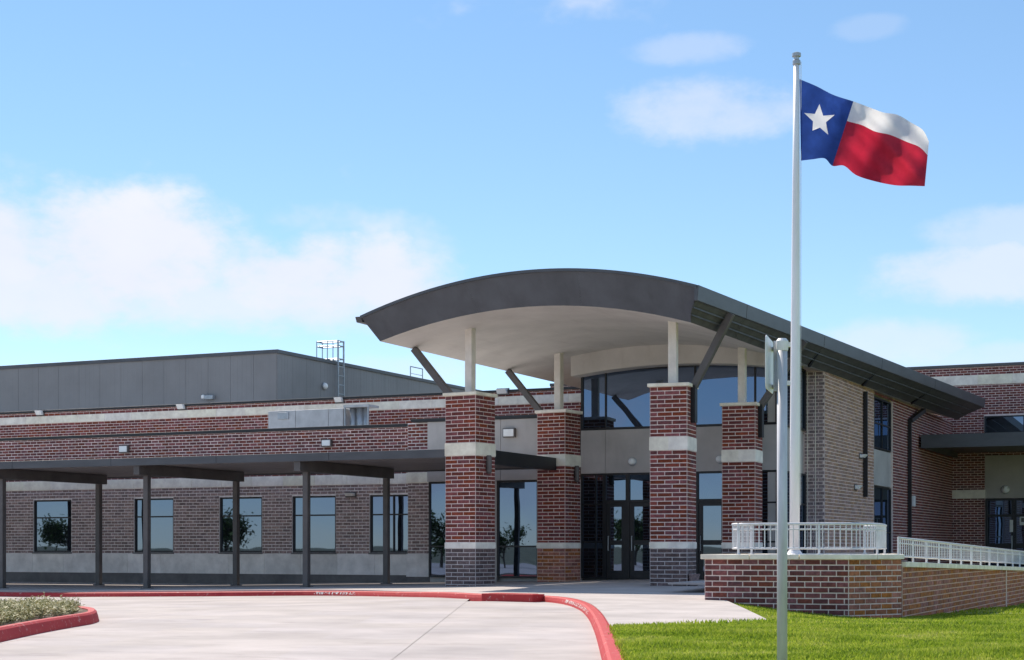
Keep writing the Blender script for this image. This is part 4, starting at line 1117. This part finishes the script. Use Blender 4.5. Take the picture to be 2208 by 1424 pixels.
# panel: near edge to the left, receding towards the right
pn, pf = onD(1651.5, 722, 11.85), onD(1668, 738, 12.36)
zT, zB = (pn.z + pf.z) / 2, onD(1652, 828, 11.85).z - .03
e = (pf - pn).to_2d(); wd = e.length; e.normalize(); nn = Vector((-e.y, e.x))
poly = []
for (cx_, cz_, a0) in ((wd - .06, zT - .06, 0), (.06, zT - .06, 90), (.06, zB + .06, 180), (wd - .06, zB + .06, 270)):
    for k in range(5):
        a = math.radians(a0 + k * 22.5); poly.append((cx_ + .06 * math.cos(a), cz_ + .06 * math.sin(a)))
def plate(off, th, sc=1.0):
    mb = MB(); n = len(poly); cxm, czm = wd / 2, (zT + zB) / 2
    for d in (off, off + th):
        for (x, z) in poly:
            x = cxm + (x - cxm) * sc; z = czm + (z - czm) * sc
            mb.v.append((pn.x + e.x * x + nn.x * d, pn.y + e.y * x + nn.y * d, z))
    mb.f = [tuple(range(n)), tuple(range(2 * n - 1, n - 1, -1))] + [(k, (k + 1) % n, n + (k + 1) % n, n + k) for k in range(n)]
    return mb
plate(0, .006).build('sign_panel', 'white_enamel', sp)
# bracket arms and the channel behind the panel
pm = pn.lerp(pf, .9)
for zz in (zT - .06, zB + .05):
    MB().bar((pm.x, pm.y, zz), (sb.x, sb.y, zz), .03, .03).build('bracket', 'white_enamel', sp)
    q = onD(1704, 1180, DS); MB().bar((sb.x, sb.y, zz - .0), (q.x, q.y, zz - .0), .035, .034).build('bracket', 'white_enamel', sp)
ch = onD(1672, 1180, 12.1); MB().obox((ch.x, ch.y), (CA, SA), (-SA, CA), .014, .012, zB + .0, zT - .02).build('channel', 'galvanised', sp, bevel=.003)

# ------------------------------------------------------------------ wall lights
def wall_light(p, n, w_, h_, label, kind='box'):
    n3 = Vector((n[0], n[1], 0)); e3 = Vector((-n3.y, n3.x, 0))
    t = thing('wall_light', tuple(p), label, 'wall light', 'wall mounted lights')
    if kind == 'box':
        MB().obox(p + n3 * .06, e3, n3, w_ / 2 + .03, .06, p.z - h_ / 2 - .03, p.z + h_ / 2 + .03).build('housing', 'bronze_metal', t, bevel=.012)
        MB().obox(p + n3 * .125, e3, n3, w_ / 2, .012, p.z - h_ / 2, p.z + h_ / 2).build('lens', 'lens_white', t, bevel=.008)
    elif kind == 'pack':
        MB().hexa([p - e3 * w_ / 2 + Vector((0, 0, -h_ / 2)), p + e3 * w_ / 2 + Vector((0, 0, -h_ / 2)), p + e3 * w_ / 2 + n3 * .12 + Vector((0, 0, -h_ / 2)), p - e3 * w_ / 2 + n3 * .12 + Vector((0, 0, -h_ / 2)),
                   p - e3 * w_ / 2 + Vector((0, 0, h_ / 2)), p + e3 * w_ / 2 + Vector((0, 0, h_ / 2)), p + e3 * w_ / 2 + n3 * .22 + Vector((0, 0, h_ / 2)), p - e3 * w_ / 2 + n3 * .22 + Vector((0, 0, h_ / 2))]).build('housing', 'lens_white', t, bevel=.012)
        MB().obox(p + n3 * .005, e3, n3, w_ / 2 + .05, .02, p.z - h_ / 2 - .04, p.z + h_ / 2 + .04).build('back_plate', 'bronze_metal', t)
    else:
        MB().lathe(p + n3 * .0, [(w_ / 2 + .02, 0), (w_ / 2 + .02, .03), (w_ / 2, .04)], 20, axis=n3).build('housing', 'galvanised', t)
        MB().lathe(p + n3 * .04, [(w_ / 2, 0), (w_ / 2 * .95, .05), (w_ / 2 * .7, .10), (w_ / 2 * .3, .125)], 20, axis=n3).build('lens', 'lens_white', t, smooth=True)
F = (0, -1)
wall_light(onV(88, 891, V2 - .01), F, .28, .16, 'small white wall light under the block parapet, leftmost of its row', 'pack')
wall_light(onV(393, 878, V2 - .01), F, .28, .16, 'small white wall light under the block parapet, left of the ductwork', 'pack')
wall_light(onV(733, 863, V2 - .01), F, .28, .16, 'small white wall light at the foot of the caged roof ladder', 'pack')
wall_light(onV(1085, 845, V2 - .01), F, .36, .15, 'small white wall light on the block between the two left columns', 'pack')
wall_light(onV(270, 969, VW - .01), F, .32, .20, 'square framed light on the wing parapet at the left', 'box')
wall_light(onV(707, 956, VW - .01), F, .30, .18, 'square framed light on the wing parapet below the ductwork', 'box')
wall_light(onV(1100, 934, VE - .02), F, .34, .22, 'square floodlight on the grey panel between the left columns', 'box')
wall_light(onV(757, 1067, VW - .01), F, .30, .09, 'slim light under the walkway between the last two windows', 'pack')
wall_light(onV(1364, 996, VE - .03), F, .22, .22, 'round white light on grey panel above the entrance doors', 'round')
wall_light(onV(1553, 991, VE - .03), F, .22, .22, 'round white light on grey panel beside the back right column', 'round')
wall_light(onV(2168, 1056, VA - .03), F, .32, .32, 'round white light above the far right annex doors', 'round')
wall_light(onV(699, 833, VG - .0) if False else onU(699, 833, UG + .045), (1, 0), .30, .30, 'round white light on the gymnasium side left of the ladder', 'round')
wall_light(onU(1855, 984, US + .0), (1, 0), .34, .10, 'pale slim camera box on the tan side wall, upper of two', 'pack')
wall_light(onU(1844, 1051, US + .0), (1, 0), .26, .12, 'pale small camera box on the tan side wall, lower of two', 'pack')
bxp = onU(1966, 1080, US + .0)
jb = MB().box((US, bxp.y - .14, bxp.z - .22), (US + .12, bxp.y + .14, bxp.z + .18)).build('junction_box', 'white_enamel', bevel=.02); tag(jb, 'pale junction box beside the right downspout on the brick wall', 'box')
gl = onV(455, 856, VG - .05)
fl = thing('roof_floodlight', tuple(gl), 'tiny pale floodlight low on the grey gymnasium wall', 'floodlight')
MB().box((gl.x - .22, gl.y - .2, gl.z - .12), (gl.x + .22, gl.y, gl.z + .06)).build('housing', 'galvanised', fl, bevel=.02)
MB().lathe((gl.x - .35, gl.y - .1, gl.z), [(.02, -.1), (.09, -.06), (.09, .06), (.02, .1)], 12).build('sensor', 'lens_white', fl)

# ------------------------------------------------------------------ caged roof ladder and hatch rail
lx = UG + .28; lv = vv(735, lx); zl0 = 6.3
lad = thing('roof_ladder', (lx, lv, zl0), 'galvanised caged ladder climbing the gymnasium side above the roofline', 'ladder')
la, lb_ = vv(729, lx), vv(741, lx)
ztopc = onU(735, 735, lx).z
for y in (la, lb_): MB().box((lx - .03, y - .03, zl0), (lx + .03, y + .03, ztopc)).build('rail', 'galvanised', lad)
k = 0; z = zl0 + .2
while z < ZG + .1:
    MB().tube([(lx, la, z), (lx, lb_, z)], .025, 6).build('rung', 'galvanised', lad); z += .42
ha, hb = lx + 0.0, lx - 1.15
for z in (ZG + .15, ZG + .75, ztopc - .03):
    MB().tube([(ha, la, z), (hb, la, z), (hb, lb_, z), (ha, lb_, z), (ha, la, z)], .028, 6).build('cage_hoop', 'galvanised', lad)
for (x, y) in ((hb, la), (hb, lb_), ((ha + hb) / 2, la), ((ha + hb) / 2, lb_)):
    MB().tube([(x, y, ZG), (x, y, ztopc)], .024, 6).build('cage_bar', 'galvanised', lad)
hr = thing('hatch_rail', (UG - 1, vv(898, UG - 1), ZG), 'small thin rail frame on the gymnasium roof edge', 'rail')
x = UG - .8; a, b = vv(885, x), vv(911, x)
MB().tube([(x, a, ZG), (x, a, ZG + .75), (x, b, ZG + .75), (x, b, ZG)], .03, 6).build('hoop', 'galvanised', hr)
MB().tube([(x, a, ZG + .4), (x, b, ZG + .4)], .015, 6).build('cross_bar', 'galvanised', hr)

# ------------------------------------------------------------------ roof ductwork
VDk = 47.6
d0, d1, d2 = uu(578, VDk), uu(740, VDk), uu(800, VDk); zt_ = onV(660, 884, VDk).z
duct = thing('roof_duct', ((d0 + d1) / 2, VDk, 4.62), 'long pale grey metal duct unit on the low wing roof', 'duct')
xs = [d0, uu(637, VDk), uu(708, VDk), d1]
for i in range(3): MB().box((xs[i] + .006, VDk, 4.62), (xs[i + 1] - .006, VDk + .9, zt_ - i * .0)).build('casing', 'duct_grey', duct, bevel=.015)
MB().box((uu(600, VDk), VDk - .04, zt_ - .30), (uu(623, VDk), VDk + .02, zt_ - .06)).build('access_door', 'galvanised', duct, bevel=.01)
for px, r in ((752, .12), (768, .14), (780, .10)):
    u_ = uu(px, VDk); MB().tube([(u_, VDk + .3, 4.6), (u_, VDk + .3, zt_ + .02)], r, 14).build('pipe', 'galvanised', duct, smooth=True)
MB().box((uu(741, VDk), VDk - .02, zt_ + .02), (uu(795, VDk), VDk + .7, zt_ + .10)).build('cap_plate', 'duct_grey', duct)
for px in (744, 794): MB().box((uu(px, VDk) - .02, VDk - .02, 4.6), (uu(px, VDk) + .02, VDk + .02, zt_ + .02)).build('frame_leg', 'galvanised', duct)

# ------------------------------------------------------------------ trees across the drive, behind the photographer: the windows mirror them
def tree_meshes(seed):
    rnd = random.Random(seed); tr = MB(); H = 5.2
    tr.tube([(0, 0, -.2), (.05, 0, 1.2), (.0, .08, 2.4), (.1, .1, 3.8)], [.16, .12, .09, .04], 8)
    tips = []
    for k in range(9):
        a = rnd.uniform(0, 6.28); z = rnd.uniform(1.6, 3.2); r = rnd.uniform(.8, 1.7)
        p = Vector((math.cos(a) * r, math.sin(a) * r, z + rnd.uniform(.8, 1.6))); tips.append(p)
        tr.tube([(0, 0, z), p * .5 + Vector((0, 0, z * .5 + .1)), p], [.06, .04, .015], 5)
    cr = MB()
    for k in range(2600):
        c = rnd.choice(tips); q = Vector((rnd.gauss(0, .55), rnd.gauss(0, .55), rnd.gauss(0, .45))) + c
        d = Vector((rnd.gauss(0, 1), rnd.gauss(0, 1), rnd.gauss(0, 1))).normalized(); e = d.cross(Vector((0, 0, 1))).normalized(); sz = rnd.uniform(.12, .24)
        cr.quad(q - d * sz, q + e * sz * .6, q + d * sz, q - e * sz * .6)
    return tr, cr
tms = []
def mirrored(px, v, wall):
    k = (px - CX) / FPX; return (-SA + CA * k) / (CA + SA * k) * (2 * wall - v)
for i, (px, v, sc, wl_, lb) in enumerate(((140, -16, .85, VW, 'small leafy tree mirrored in the leftmost wing window'), (482, -14, .95, VW, 'broad leafy tree mirrored in the third wing window'), (948, -12, .8, VE, 'leafy tree mirrored in the narrow glass left of the front column'), (1085, -16, .6, VE, 'low leafy tree mirrored in the glass between the left columns'), (1365, -24, .9, VE, 'leafy tree mirrored in the entrance doors'))):
    u = mirrored(px, v, wl_)
    t = thing('tree', (u, v, -.74), lb, 'tree', 'trees across the drive'); a, b = tree_meshes(i % 3)
    for mb, nm, mm in ((a, 'trunk', 'bark'), (b, 'crown', 'tree_leaf')):
        o = mb.build(nm, mm, None, fix=False); o.parent = t; o.scale = (sc, sc, sc)
